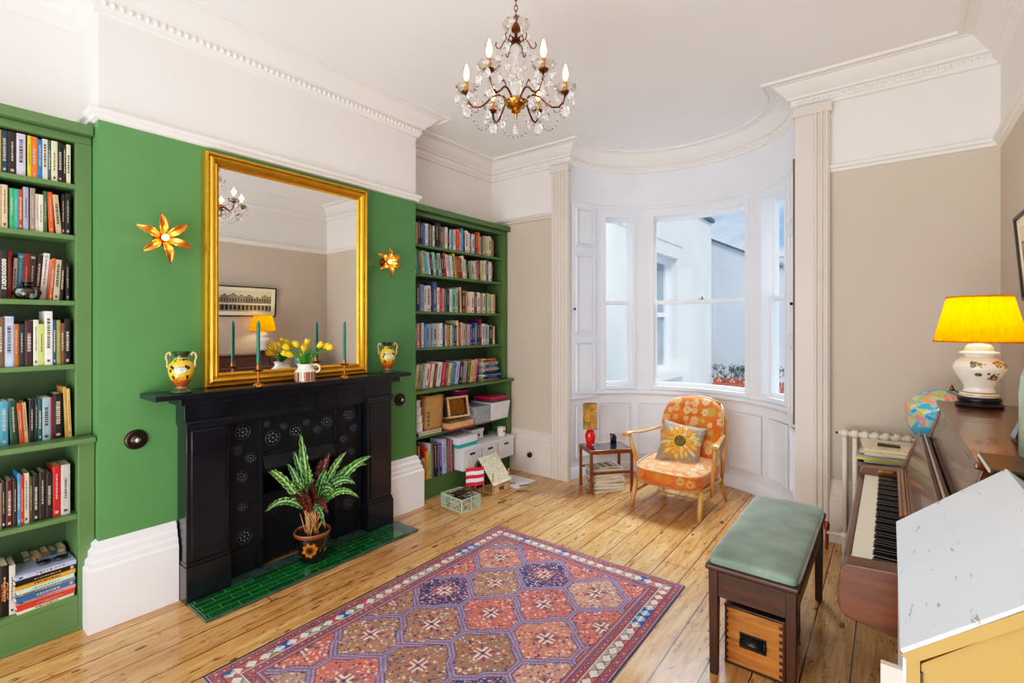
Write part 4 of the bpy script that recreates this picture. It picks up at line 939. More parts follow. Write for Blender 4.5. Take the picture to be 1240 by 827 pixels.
# ------------------------------------------------------------------ mantelpiece objects
ZM=1.1455
def urn(x,y,hgt,wid,label,seed):
    v=thing('two_handled_urn',label,'vase',(x,y,ZM)); s=hgt/.25; k=wid/.13
    prof=[(.052,0),(.055,.006),(.045,.014),(.032,.022),(.026,.032),(.034,.045),(.052,.075),(.062,.11),(.064,.135),(.06,.16),(.045,.178),(.034,.19),(.033,.205),(.04,.222),(.05,.232),(.046,.233),(.03,.21)]
    G=lathegrid([(r*k,z*s) for r,z in prof],96,6,lambda A,Z:1+.03*np.cos(8*A)*(Z>.225*s))
    o=gridmesh('urn_body',G,M['vc_gloss'],v,wrapu=True)
    def f(x,y,z):
        n=len(x); q=z/s; a=np.arctan2(y,x); c=np.zeros((n,3)); w=vnoise(a*6,q*90,seed)*.03
        t=np.clip((q+w-.07)/.05,0,1)[:,None]; c[:]=hx('#a0481a')*(1-t)+hx('#dcb52e')*t
        t=np.clip((q-.035)/.02,0,1)[:,None]; c[:]=hx('#8f5036')*(1-t)+c*t
        setc(c,q<.026,'#46553a'); setc(c,(q<.034)&(q>=.026),'#b8684a')
        t=(q+w*.8)>.198; setc(c,t,'#173a20')
        setc(c,(q>.195)&(q<.2),'#caa53a')
        # dark leaf sprigs and a pale panel
        for ph in (-1.1,.15,1.5,2.6,-2.3):
            for m_ in range(4):
                aa=ph+.16*math.cos(m_*1.57+.5); zz=.135+.016*math.sin(m_*1.57+.5)-(.03 if m_==3 else 0)
                d=((np.mod(a-aa+PI,2*PI)-PI)*.06)**2+((q-zz)*.8)**2; setc(c,d<.0085**2,'#1c2a14')
        d=((np.mod(a+.35+PI,2*PI)-PI)*.055/1.5)**2+((q-.13))**2; m1=d<.017**2; setc(c,m1,'#a8c0b0'); setc(c,m1&(vnoise(a*14,q*160,3)>.55),'#e8ece4'); setc(c,(d>=.017**2)&(d<.020**2),'#a05a20')
        setc(c,(vnoise(a*9,q*70,7)>.83)&(q>.06)&(q<.1),'#3c6a28')
        return c
    paint(o,f)
    for sg in (-1,1):
        a=R(52); dx,dy=-math.sin(a)*0+math.cos(R(128))*0,0
        D=Vector((math.cos(R(38)),math.sin(R(38)),0)) # lateral relative to the hearth side
        D=Vector((.62,.78,0))*sg
        pts=[(.060,.135),(.072,.15),(.07,.175),(.078,.2),(.072,.222),(.058,.228),(.052,.215),(.06,.21)]
        mb=MB(); mb.tube([(x+D.x*r*k,y+D.y*r*k,ZM+z*s) for r,z in pts],[.006,.0055,.005,.005,.005,.006,.005,.004],mat('handle_glaze_%d%d'%(seed,sg),'#c79a6a',.15,var=.5,scale=60,coat=.5),8); mb.build('handle',v,smooth=True)
urn(-2.968,.966,.232,.120,'larger yellow and brown two-handled urn at the left end of the mantel shelf',1)
urn(-2.965,2.307,.245,.118,'narrower yellow and brown two-handled urn at the right end of the mantel shelf',2)
def candlestick(x,y,label):
    c=thing('candlestick',label,'candlestick',(x,y,ZM))
    mb=MB(); n=6; mb.lathe([(0,0),(.030,0),(.030,.008),(.024,.014),(.012,.02),(.006,.024)],M['bright_brass'],(x,y,ZM),8); mb.build('base',c,smooth=True,autosm=30)
    mb=MB(); mb.lathe([(.006,.022),(.005,.03),(.007,.036),(.005,.042),(.007,.05),(.005,.058),(.007,.066),(.005,.074),(.008,.082),(.006,.088),(.013,.098),(.012,.104),(.0115,.125),(.014,.128),(.010,.128),(.009,.11),(0,.11)],M['copper'],(x,y,ZM),14); mb.build('stem',c,smooth=True,autosm=40)
    for k in range(8):
        a=2*PI*k/8; D=Vector((math.cos(a),math.sin(a),0)); T=Vector((-D.y,D.x,0)); o=Vector((x,y,ZM+.086)); 
        mb=MB(); mb.add([o+D*.008,o+D*.025+T*.008+Vector((0,0,.004)),o+D*.038+Vector((0,0,.016)),o+D*.025-T*.008+Vector((0,0,.004)),o+D*.024+Vector((0,0,.0))],[(0,1,4),(1,2,4),(2,3,4),(3,0,4)],mat('leaf_brass','#3f5a30',.3,metal=.7) if 'lb' not in M else M['lb']); M['lb']=mb.mats[0]; mb.build('drip_leaf',c)
    d=thing('candle','teal taper candle in the '+label.split(' candlestick')[0]+' candlestick '+label.split('candlestick ')[1],'candle',(x,y,ZM+.111))
    mb=MB(); mb.lathe([(0,0),(.0098,0),(.0098,.245),(.007,.26),(.002,.272),(0,.274)],M['candle'],(x,y,ZM+.1115),16); mb.build('wax',d,smooth=True,autosm=40)
    mb=MB(); mb.tube([(x,y,ZM+.384),(x+.001,y,ZM+.394)],.001,M['paper'],5); mb.build('wick',d)
candlestick(-2.905,1.336,'brass leaf candlestick left of the tulip jug'); candlestick(-2.90,1.90,'brass leaf candlestick right of the tulip jug')
# jug + tulips
jx,jy=-2.925,1.635
j=thing('jug','white jug with brown striped lower half holding tulips','jug',(jx,jy,ZM))
G=lathegrid([(.055,0),(.062,.002),(.062,.06),(.064,.066),(.05,.078),(.042,.088),(.044,.10),(.052,.112),(.05,.112),(.040,.095)],96,5)
o=gridmesh('jug_body',G,M['vc_gloss'],j,wrapu=True)
def f(x,y,z):
    a=np.arctan2(y,x); c=np.tile(hx('#ece7dd'),(len(x),1)); k=np.floor(a*6.2*2); m1=z<.064
    cols=['#6a3c28','#a07458','#d8c0a8','#4c2618','#8a5038']
    for i,h_ in enumerate(cols): setc(c,m1&(np.mod(k*7+np.floor(hsh(k,k)*5),5)==i),h_)
    setc(c,m1&(np.mod(a*12.4,1)<.12),'#e0d2c0'); setc(c,z<.005,'#b89a7a'); return c
paint(o,f)
D=Vector((.62,.78,0)); mb=MB(); mb.tube([(jx+D.x*r,jy+D.y*r,ZM+z) for r,z in ((.045,.10),(.065,.108),(.085,.095),(.088,.075),(.075,.06),(.058,.06))],.005,M['ceramic'],8); mb.build('handle',j,smooth=True)
tip=[(-.09,.205,.02),(-.045,.215,-.02),(.01,.225,.0),(.0,.195,.04),(-.065,.165,.04),(.075,.215,.01),(.105,.21,-.02),(.13,.205,.03),(-.10,.17,-.02)]
for i,(d,zz,e) in enumerate(tip):
    D=Vector((.62,.78,0)); E_=Vector((.78,-.62,0)); b0=Vector((jx,jy,ZM+.095))+D*d*.15
    tp=Vector((jx,jy,ZM+zz))+D*d+E_*e*.8; md=(b0+tp)/2+Vector((0,0,.02))-D*d*.15
    t_=thing('tulip','yellow tulip in the striped jug, '+['far left','second from left','centre tall','centre front','low left','right of centre','second from right','far right','left rear'][i]+' bloom','tulip',b0)
    mb=MB(); mb.tube([b0,md,tp],.0035,M['leafgreen'],6); mb.build('stem',t_,smooth=True)
    dr=(tp-md).normalized(); q=Vector((0,0,1)).rotation_difference(dr).to_matrix().to_4x4()
    for k in range(6):
        a=2*PI*k/6; P_=np.zeros((6,5,3))
        for u in range(6):
            s_=u/5; rad=.004+.0155*math.sin(PI*min(1,s_*.62+.12))*(1 if k%2 else .9)
            for w_ in range(5):
                aa=a+(w_/4-.5)*1.25*(math.sin(PI*(s_*.8+.15))**.7)
                v=q@Vector((rad*math.cos(aa),rad*math.sin(aa),s_*.046)); P_[u,w_]=tuple(tp+v-Vector(t_.location))
        gridmesh('petal',P_,M['tulip'],t_)
for i in range(14):
    a=2*PI*i/14+.3; rr_=.09+.04*((i*7)%5)/5; D=Vector((math.cos(a),math.sin(a),0))
    if D.x<0: D.x*=.3
    nn=Vector((-D.y,D.x,0)); P_=np.zeros((9,4,3)); H_=.08+.05*((i*3)%4)/4
    for u in range(9):
        s_=u/8; c=D*(rr_*s_**1.2)+Vector((0,0,H_*s_**.8)); w=.011*math.sin(PI*(s_*.9+.08))
        for k in range(4):
            q=(k/3-.5)*2; P_[u,k]=tuple(c+nn*q*w+Vector((0,0,.004*q*q)))
    o=gridmesh('tulip_leaf',P_,M['leafgreen']); o.location=(jx,jy,ZM+.095); tag(o,'long green tulip leaf arching out of the striped jug','leaf','tulip leaves in the jug')

# ------------------------------------------------------------------ potted plant on the hearth
px,py=-2.885,1.66; 
p=thing('potted_plant','patterned-leaf houseplant in a dark glazed pot on the green hearth','plant',(px,py,.0215))
G=lathegrid([(.055,0),(.068,.004),(.09,.06),(.105,.13),(.108,.165),(.112,.185),(.106,.19),(.098,.18),(.096,.16)],96,6)
o=gridmesh('pot',G,M['vc_gloss'],p,wrapu=True)
def f(x,y,z):
    a=np.arctan2(y,x); c=np.tile(hx('#120d0a'),(len(x),1)); a0=-.93+.25
    d=np.sqrt(((np.mod(a-a0+PI,2*PI)-PI)*.1)**2+(z-.095)**2); th=np.arctan2(z-.095,(np.mod(a-a0+PI,2*PI)-PI)*.1)
    setc(c,(d<.042+.006*np.sin(th*8)),'#c8781e'); setc(c,(d<.03),'#8a4414'); setc(c,d<.018,'#1c2a12'); setc(c,z>.165,'#7a4228'); setc(c,z>.182,'#9a5a3a')
    setc(c,(z>.05)&(z<.12)&(vnoise(a*6,z*60,4)>.8)&(d>.05),'#a85a1c'); return c
paint(o,f)
mb=MB(); mb.lathe([(0,.165),(.099,.163)],M['soil'],(px,py,.0215),24); mb.build('soil',p)
leaves=[(361,528,.0,.050),(349,550,.05,.042),(320,570,-.05,.046),(327,624,-.1,.040),(388,552,.12,.05),(413,551,.05,.040),(451,556,-.05,.05),(438,590,-.12,.044),(446,607,-.16,.034),(414,628,-.22,.04),(413,645,-.25,.03),(372,566,-.02,.04),(379,560,.1,.05),(402,572,-.1,.045),(361,590,-.15,.045),(395,592,-.2,.05),(424,582,.0,.04),(365,610,-.2,.036),(383,600,-.22,.045),(410,600,-.1,.05),(340,590,.1,.04),(432,566,.12,.042),(345,565,.0,.038)]
rr=random.Random(2)
for i,(u,v,dep,w) in enumerate(leaves):
    T=3.05+dep; tip=Vector((px,py,0))+CR*((u-375)/590*T)+CF*dep; tip.z=1.5-(v-394)/590*T+.01
    lat=(tip.xy-Vector((px,py))).length
    base=Vector((px+rr.uniform(-.03,.03),py+rr.uniform(-.03,.03),.0215+.165)); crown=Vector((px+(tip.x-px)*.22,py+(tip.y-py)*.22,.34+.10*rr.random()))
    if tip.z<.42: crown.z=.36
    start=base+(crown-base)*.95; mid=(start+tip)/2+Vector((0,0,.06+.25*lat*(.8 if tip.z<.6 else .35)))
    n=72; m_=9; P_=np.zeros((n,m_,3)); back=i in (4,9,12,15,17,18)
    side0=None
    for k in range(n):
        s_=k/(n-1); c=start*(1-s_)**2+mid*2*s_*(1-s_)+tip*s_*s_; d=((mid-start)*(1-s_)+(tip-mid)*s_).normalized()
        face=Vector((.55,-.75,.35)); sd=d.cross(face).normalized(); nm=sd.cross(d).normalized()
        if side0 is not None and sd.dot(side0)<0: sd=-sd; nm=-nm
        side0=sd
        ww=w*.56*math.sin(PI*min(1,(s_**.85)*.93+.05))**.75*(1+.06*math.sin(k*.75))
        for j in range(m_):
            q=(j/(m_-1)-.5)*2; P_[k,j]=tuple(c+sd*q*ww+nm*(.012*abs(q)+.006*math.sin(k*.6+q*3)*abs(q))-p.location)
    o=gridmesh('leaf',P_,M['vc_leaf'],p)
    nn=n*m_; K=np.repeat(np.arange(n),m_)/(n-1); Q=np.abs(np.tile((np.arange(m_)/(m_-1)-.5)*2,n))
    def f(x,y,z,K=K,Q=Q,back=back,i=i):
        if back:
            c=np.tile(hx('#5a2420'),(len(x),1)); setc(c,Q<.1,'#8a5a3a'); setc(c,(np.mod(K*11-Q*1.0,1)<.3),'#43201a')
            return c
        c=np.tile(hx(['#4a8040','#3d7a4c','#5f9040'][i%3]),(len(x),1)); setc(c,(np.mod(K*10.5-Q*1.1,1)<.48)&(Q>.12)&(Q<.9),'#12301c'); setc(c,Q>.93,'#8ab868'); setc(c,Q<.1,'#a8c070'); return c
    paint(o,f)
    mb=MB(); mb.tube([base,(base+start)/2+Vector((rr.uniform(-.015,.015),rr.uniform(-.015,.015),0)),start],[.005,.004,.003],M['stem'],6); mb.build('leaf_stalk',p,smooth=True)
for k in range(14):
    a=rr.uniform(0,6.28); r0=rr.uniform(.01,.05); b=Vector((px+r0*math.cos(a),py+r0*math.sin(a),.185)); t_=b+Vector((rr.uniform(-.05,.05),rr.uniform(-.05,.05),rr.uniform(.12,.2)))
    mb=MB(); mb.tube([b,t_],[.004,.0025],M['stem'],5); mb.build('dry_stalk',p,smooth=True)

# ------------------------------------------------------------------ rug
rx0,rx1,ry0,ry1=-2.31,-.925,.825,2.812
def build_rug():
    nx,ny=340,490; xs=np.linspace(rx0,rx1,nx); ys=np.linspace(ry0,ry1,ny); X_,Y_=np.meshgrid(xs,ys,indexing='ij')
    edge=np.minimum(np.minimum(X_-rx0,rx1-X_),np.minimum(Y_-ry0,ry1-Y_))
    Z_=np.where(edge<.001,.0012,.0075)+.0012*(vnoise(X_*7,Y_*7)-.5)*(edge>.001)
    Xw=X_+.006*(vnoise(Y_*4,Y_*0+1)-.5)*1.5; Yw=Y_+.008*(vnoise(X_*4,X_*0+2)-.5)
    P_=np.stack([Xw,Yw,Z_],-1); o=gridmesh('patterned_rug',P_,M['vc_rug'])
    def f(x,y,z):
        n=len(x); X=X_.reshape(-1); Y=Y_.reshape(-1); c=np.zeros((n,3))
        ex=np.minimum(X-rx0,rx1-X); ey=np.minimum(Y-ry0,ry1-Y); e=np.minimum(ex,ey); S=np.where(ex<ey,Y,X)
        zig=.003*np.abs(np.mod(S/.012,1)-.5)*2
        # field
        sx,sy=.172,.495
        col=(X+1.986)/sx; best=np.full(n,9.);sec=np.full(n,9.);bi=np.zeros(n);bj=np.zeros(n);bx_=np.zeros(n);by_=np.zeros(n)
        c0=np.round(col)
        for di in (-2,-1,0,1,2):
            i=c0+di; off=np.where(np.mod(i,2)==0,1.438,1.675); j0=np.round((Y-off)/sy)
            for dj in (-1,0,1):
                j=j0+dj; cx=-1.986+i*sx; cy=off+j*sy; dx=X-cx; dy=Y-cy
                d=np.maximum(np.abs(dy)*1.0,np.abs(dx)*1.02+np.abs(dy)*.42)
                m=d<best; sec=np.where(m,best,np.minimum(sec,d)); best=np.where(m,d,best); bi=np.where(m,i,bi); bj=np.where(m,j,bj); bx_=np.where(m,dx,bx_); by_=np.where(m,dy,by_)
        g=sec-best; h=hsh(bi,bj,3)
        fc=np.zeros((n,3)); fc[:]=hx('#c65f52'); 
        setc(fc,h<.30,'#c97862'); setc(fc,h<.10,'#a07258'); setc(fc,h>.8,'#c48c78'); setc(fc,h>.93,'#a08070')
        bl=((bi==0)&(bj==1))|((bi==2)&(bj==2))|((bi==4)&(bj==0)); setc(fc,bl,'#1c2f66')
        br_=((bi==3)&(bj==0))|((bi==2)&(bj==0)); setc(fc,br_,'#94684c')
        # dabs on a jittered 15 mm lattice
        for (s,k) in ((.0165,1),(.024,2),(.031,3)):
            rot=.0; u=X/s; v=Y/s+k*.37; iu=np.floor(u); iv=np.floor(v); hh=hsh(iu,iv,k); jx_=.5+.4*(hsh(iu,iv,k+5)-.5); jy_=.5+.4*(hsh(iu,iv,k+6)-.5)
            du=(u-iu-jx_); dv=(v-iv-jy_); an=np.where(hsh(iu,iv,k+9)>.5,1,-1); a1=np.abs(du+an*dv*.9); a2=np.abs(dv-an*du*.9)
            m=(a1<.36)&(a2<.2)
            for lo,hi,cc in ((.0,.17,'#ddcfc0'),(.17,.28,'#26315e'),(.28,.36,'#a06a4a'),(.36,.43,'#4a6a8a'),(.43,.50,'#5a2c30'),(.50,.56,'#c9a890')): setc(fc,m&(hh>=lo)&(hh<hi),cc)
            m2=m&bl&(hh<.7); setc(fc,m2&(hh<.35),'#d9b0a0'); setc(fc,m2&(hh>=.35),'#b05c54')
        # central eight-rayed cross
        ax=np.abs(bx_);ay=np.abs(by_); mc=np.maximum(ax,ay)<.052
        setc(fc,mc,np.array([.62,.36,.31])); setc(fc,mc&bl,'#b06a60')
        bars=mc&(((np.abs(ax-.011)<.0045)&(ay<.046)&(ay>.01))|((np.abs(ay-.011)<.0045)&(ax<.046)&(ax>.01))); setc(fc,bars,'#e2d6c6')
        setc(fc,(np.maximum(ax,ay)<.008),'#26315e'); setc(fc,mc&(np.abs(ax-ay)<.006)&(ax>.018)&(ax<.04),'#2c3a68')
        ring=(best>.165)&(best<.172)
        setc(fc,(g<.032+zig*2),'#9a5560'); setc(fc,(g<.026+zig*1.2),'#9590b4'); setc(fc,(g<.009),'#8a4a58'); setc(fc,(g>.026)&(g<.031+zig*3),'#34335c')
        setc(fc,(g<.026)&(np.mod((X+Y)/.010,1)<.28),'#6a6a9a')
        c[:]=fc
        # borders
        setc(c,e<.172,'#3a2c44'); setc(c,e<.168,'#a8504a'); setc(c,e<.160,'#8d84a0'); setc(c,e<.152,'#2f2748')
        def band(lo,hi,base,per,cols,seed):
            m=(e>=lo)&(e<hi); setc(c,m,base); k=np.floor(S/per); q=np.mod(S/per,1); w=(e-lo)/(hi-lo)
            hh=hsh(k,k*0+seed,seed); d=np.abs(q-.5)+np.abs(w-.5)
            for i,cc in enumerate(cols): setc(c,m&(d<.36)&(hh*len(cols)>=i)&(hh*len(cols)<i+1),cc)
            setc(c,m&(d<.14),'#d9c8b8')
            return m,k,q,w,hh
        band(.114,.148,'#96474e',.032,['#2a2850','#5c2434','#34406a','#7c5a50'],1)
        setc(c,(e>=.108)&(e<.114),'#e0d8cc'); setc(c,(e>=.112)&(e<.115),'#241f38')
        m=(e>=.055)&(e<.108); setc(c,m,'#dcd4c8'); per=.062; k=np.floor(S/per); q=np.mod(S/per,1); w=(e-.055)/.053; hh=hsh(k,k*0+5,5)
        tri=m&(np.abs(q-.5)*1.0<np.abs(w-.5)*.85); 
        for lo,hi,cc in ((0,.22,'#1f4a8c'),(.22,.45,'#b8504a'),(.45,.62,'#8c8068'),(.62,.8,'#c8786a'),(.8,1.01,'#a89c88')): setc(c,tri&(hh>=lo)&(hh<hi),cc)
        setc(c,m&(np.abs(np.abs(q-.5)-np.abs(w-.5)*.95)<.05),'#3a3448')
        setc(c,m&(hh<.22)&(~tri)&(np.abs(w-.5)>.12),'#7fa0cc')
        setc(c,(e>=.050)&(e<.055),'#241f38')
        band(.018,.050,'#9a444c',.034,['#23224a','#5c2434','#3c5080','#7c5a50'],2)
        setc(c,(e<.018),'#2a2744'); setc(c,(e<.013),'#b8a8a8'); setc(c,(e<.009),'#2a2744'); setc(c,(e<.004),'#8a8088')
        # knots, wear, abrash
        nz=hsh(np.floor(X/.004),np.floor(Y/.004),8)[:,None]; c*=(.86+.24*nz)
        wr=vnoise(X*3.1,Y*2.3,9)[:,None]*.5+vnoise(X*11,Y*9,4)[:,None]*.2; c=c*(1-wr*.35)+np.array([.78,.66,.64])*wr*.35
        return c
    paint(o,f); return o
tag(build_rug(),'red and blue patterned wool rug with hexagon medallions lying on the floorboards','rug')

# ------------------------------------------------------------------ chandelier
CX,CY=-1.373,1.80; cc=Vector((CX,CY,0))
ch=thing('chandelier','six-armed brass chandelier hung with glass drops and lit candle bulbs','chandelier',(CX,CY,3.22))
M['antique']=mat('chandelier_brass','#6b3f20',.35,metal=.8,var=.35,scale=50)
mb=MB(); mb.lathe([(0,0),(.05,0),(.045,-.02),(.015,-.035),(0,-.035)],M['antique'],(CX,CY,3.228),20); mb.build('ceiling_rose_cap',ch,smooth=True,autosm=40)
mb=MB(); z=3.19; k=0
while z>2.945:
    D=CR if k%2 else CF; mb.tube([cc+D*(.008*math.cos(a))+Vector((0,0,z-.0+.016*math.sin(a))) for a in [2*PI*i/10 for i in range(10)]],.0022,M['antique'],5,closed=True); z-=.024; k+=1
mb.build('chain',ch,smooth=True)
mb=MB(); mb.lathe([(.004,2.945),(.012,2.93),(.006,2.91),(.02,2.885),(.022,2.87),(.008,2.86),(.008,2.84),(.02,2.83),(.022,2.82),(.007,2.81)],M['antique'],(CX,CY,0),14); mb.build('top_finial',ch,smooth=True,autosm=50)
mb=MB(); mb.lathe([(.01,2.872),(.035,2.868),(.055,2.88),(.062,2.90),(.06,2.902),(.033,2.876),(.01,2.878)],M['crystal_thin'],(CX,CY,0),24,rf=lambda a:1+.05*math.cos(8*a)); mb.build('top_glass_dish',ch,smooth=True)
mb=MB(); mb.lathe([(.008,2.81),(.018,2.80),(.022,2.77),(.014,2.73),(.012,2.70),(.026,2.69),(.03,2.68),(.012,2.665),(.014,2.65),(.028,2.635),(.03,2.62),(.02,2.58),(.012,2.55)],M['crystal'],(CX,CY,0),16,rf=lambda a:1+.06*math.cos(8*a)); mb.build('glass_column',ch,smooth=True)
mb=MB(); mb.lathe([(0,2.455),(.005,2.46),(.010,2.475),(.004,2.482),(.022,2.492),(.018,2.50),(.042,2.515),(.055,2.535),(.05,2.542),(.02,2.545),(.01,2.56),(0,2.56)],M['bright_brass'],(CX,CY,0),24); mb.build('centre_bowl',ch,smooth=True,autosm=40)
def dropmesh():
    mb=MB(); mb.lathe([(0,-.052),(.008,-.049),(.0135,-.038),(.0125,-.026),(.006,-.012),(.0015,-.002),(0,0)],M['crystal'],(0,0,0),8,sx=1,sy=.75); mb.ball((0,0,.006),.0045,M['crystal'],6,4)
    o=mb.build('glass_drop',None,smooth=True); return o
drop0=dropmesh(); drop0.parent=ch
def drop(p,s=1,first=[True]):
    o=drop0 if first[0] else drop0.copy()
    if not first[0]: COL.objects.link(o)
    first[0]=False; o.parent=ch; o.location=Vector(p)-ch.location; o.scale=(s*1.3,s*1.3,s*1.3); o.rotation_euler=(0,0,rnd.uniform(0,3)); return o
def swag(mb,a,b,sag,n=11,r=.0042):
    a,b=Vector(a),Vector(b)
    for k in range(1,n):
        s_=k/n; p=a.lerp(b,s_)-Vector((0,0,sag*4*s_*(1-s_))); mb.ball(p,r,M['crystal'] if k%2 else M['antique'],5,3)
tips=[]
for k in range(6):
    a=R(37.8+60*k); D=Vector((math.cos(a),math.sin(a),0))
    def W3(r,z): v=cc+D*r; return Vector((v.x,v.y,z))
    mb=MB(); mb.tube([W3(r,z) for r,z in ((.035,2.53),(.05,2.556),(.08,2.572),(.11,2.562),(.14,2.532),(.17,2.512),(.20,2.515),(.222,2.54),(.23,2.572))],.0048,M['antique'],8)
    mb.tube([W3(r,z) for r,z in ((.09,2.57),(.10,2.59),(.115,2.592),(.12,2.58))],.003,M['antique'],6)
    arm=mb.build('arm',ch,smooth=True); t=W3(.23,2.575); tips.append(t)
    mb=MB(); mb.lathe([(.004,0),(.02,.004),(.022,.01),(.009,.014),(.009,.05),(0,.05)],M['antique'],tuple(t),12); mb.lathe([(.0095,.014),(.0095,.055),(0,.055)],M['bright_brass'],tuple(t),12); mb.build('candle_cup',arm,smooth=True,autosm=40)
    mb=MB(); mb.lathe([(.01,.010),(.03,.006),(.046,.018),(.05,.032),(.048,.033),(.03,.012),(.01,.014)],M['crystal_thin'],tuple(t),20,rf=lambda a:1+.06*math.cos(8*a)); mb.build('glass_dish',arm,smooth=True)
    mb=MB(); mb.lathe([(0,0),(.008,.002),(.012,.014),(.0165,.035),(.0165,.048),(.011,.072),(.005,.088),(0,.094)],M['crystal_thin'],(t.x,t.y,t.z+.055),14); mb.build('bulb_glass',arm,smooth=True)
    mb=MB(); mb.lathe([(0,.004),(.007,.008),(.0135,.028),(.0140,.042),(.008,.068),(.003,.082),(0,.086)],M['bulb'],(t.x,t.y,t.z+.055),10); mb.build('bulb',arm,smooth=True)
    l=bpy.data.lights.new('candle_bulb_light','POINT'); l.energy=.55; l.color=(1,.72,.42); l.shadow_soft_size=.018
    lo=bpy.data.objects.new('candle_bulb_light',l); COL.objects.link(lo); lo.location=(t.x,t.y,t.z+.10)
    for j in range(4):
        b=a+2*PI*j/4+.4; drop((t.x+.046*math.cos(b),t.y+.046*math.sin(b),t.z+.005-.0*j),.85)
    drop(W3(.23,2.545),1.25); drop(W3(.13,2.515),.9)
    # upper scrolls
    mb=MB(); mb.tube([W3(r,z) for r,z in ((.01,2.80),(.03,2.825),(.055,2.82),(.07,2.79),(.085,2.785),(.095,2.80),(.09,2.815))],.003,M['antique'],6); s_=mb.build('upper_scroll',ch,smooth=True)
    drop(W3(.085,2.775),.8); drop(W3(.055,2.862),.55); drop(W3(.03,2.675),.7)
mb=MB()
for k in range(6):
    swag(mb,tips[k]-Vector((0,0,.02)),tips[(k+1)%6]-Vector((0,0,.02)),.105,22,.0038)
    a=R(37.8+60*k); D=Vector((math.cos(a),math.sin(a),0)); u=cc+D*.085+Vector((0,0,2.785)); swag(mb,u,tips[k]+Vector((0,0,.005)),.05,16,.0035)
    swag(mb,cc+D*.02+Vector((0,0,2.86)),u,.03,8,.003)
    swag(mb,cc+D*.05+Vector((0,0,2.53)),tips[k]-Vector((0,0,.03)),.06,14,.0033)
mb.build('bead_swags',ch,smooth=True,kind='stuff'); drop((CX,CY,2.453),1.1)

# ------------------------------------------------------------------ side table, lamp, ornament, magazines
A=Vector((-2.301,4.019,0)); e1=Vector((.764,-.644,0)); e2=Vector((.636,.772,0)); TA=math.atan2(-.644,.764); TH=.388
ctr=A+e1*.1375+e2*.1945
st_=thing('side_table','small teak side table with smoked glass top beside the armchair','side table',tuple(ctr),TA)
w2,d2=.1375+.012,.1945+.012
for sx in (-1,1):
    for sy in (-1,1):
        mb=MB(); cx,cy=sx*(w2-.014),sy*(d2-.014); mb.box(cx-.012,cx+.012,cy-.012,cy+.012,0,TH-.003,M['teakz']); mb.build('leg',st_,world=False,bevel=.003)
for sx in (-1,1):
    mb=MB(); mb.box(sx*(w2-.012)-.009,sx*(w2-.012)+.009,-d2+.02,d2-.02,TH-.036,TH,M['teak']); mb.build('side_rail',st_,world=False,bevel=.003)
for sy in (-1,1):
    mb=MB(); mb.box(-w2+.02,w2-.02,sy*(d2-.012)-.009,sy*(d2-.012)+.009,TH-.036,TH,M['teak']); mb.build('end_rail',st_,world=False,bevel=.003)
mb=MB(); mb.box(-w2+.014,-w2+.026,-d2+.02,d2-.02,.17,.19,M['teak']); mb.build('stretcher',st_,world=False)
mb=MB(); mb.box(w2-.026,w2-.014,-d2+.02,d2-.02,.17,.19,M['teak']); mb.build('stretcher',st_,world=False)
mb=MB(); mb.box(-w2+.021,w2-.021,-d2+.021,d2-.021,TH-.008,TH-.002,M['smoked_glass']); mb.build('glass_top',st_,world=False)
# small lamp
lx,ly=-2.205,4.03; lp=thing('table_lamp','small table lamp with red glazed base and brown floral drum shade on the side table','lamp',(lx,ly,TH-.0018))
mb=MB(); mb.lathe([(0,0),(.036,0),(.038,.006),(.03,.012),(.043,.035),(.05,.075),(.047,.105),(.032,.135),(.022,.145),(.024,.152),(.0,.152)],M['red_glaze'],(lx,ly,TH-.0012),28); mb.build('base',lp,smooth=True,autosm=50)
mb=MB(); mb.lathe([(.008,.152),(.008,.19),(0,.19)],M['brass'],(lx,ly,TH),10); mb.build('neck',lp,smooth=True)
G=np.array(lathegrid([(.068,.155),(.068,.385)],72,40)); o=gridmesh('shade',G,M['vc_fabric'],lp,wrapu=True); sm=o.modifiers.new('s','SOLIDIFY'); sm.thickness=.002
def floral(x,y,cols,scale,seed,petals=6,rad=.42):
    """returns colour array for flower print in plane coords x,y (metres)"""
    n=len(x); c=np.tile(hx(cols[0]),(n,1)); w=vnoise(x*18,y*18,seed); setc(c,w>.62,cols[1])
    best=np.full(n,9.); bh=np.zeros(n); ba=np.zeros(n)
    u=x/scale; v=y/scale; iu=np.floor(u); iv=np.floor(v)
    for a in (-1,0,1):
        for b in (-1,0,1):
            i=iu+a;j=iv+b; cx=i+.5+.5*(hsh(i,j,seed)-.5); cy=j+.5+.5*(hsh(i,j,seed+1)-.5); sz=.7+.6*hsh(i,j,seed+2)
            dx=u-cx;dy=v-cy; th=np.arctan2(dy,dx)+hsh(i,j,seed+3)*6; d=np.sqrt(dx*dx+dy*dy)/sz/(.72+.28*np.abs(np.cos(th*petals/2)))
            m=d<best; best=np.where(m,d,best); bh=np.where(m,hsh(i,j,seed+4),bh); ba=np.where(m,th,ba)
    m=best<rad
    for lo,hi,cc_ in ((0,.4,cols[2]),(.4,.7,cols[3]),(.7,1.1,cols[4])): setc(c,m&(bh>=lo)&(bh<hi),cc_)
    setc(c,m&(best>rad*.55)&(np.abs(np.sin(ba*petals/2))<.16),cols[5]); setc(c,best<rad*.3,cols[5]); setc(c,best<rad*.16,cols[4])
    return c
paint(o,lambda x,y,z: floral(np.arctan2(y,x)*.068,z,['#a5783c','#8f6a34','#c8963c','#8a7a40','#b8813a','#5f4a22'],.07,3))
mb=MB(); mb.lathe([(.001,.388),(.066,.388)],M['ceramic'],(lx,ly,TH),24); 
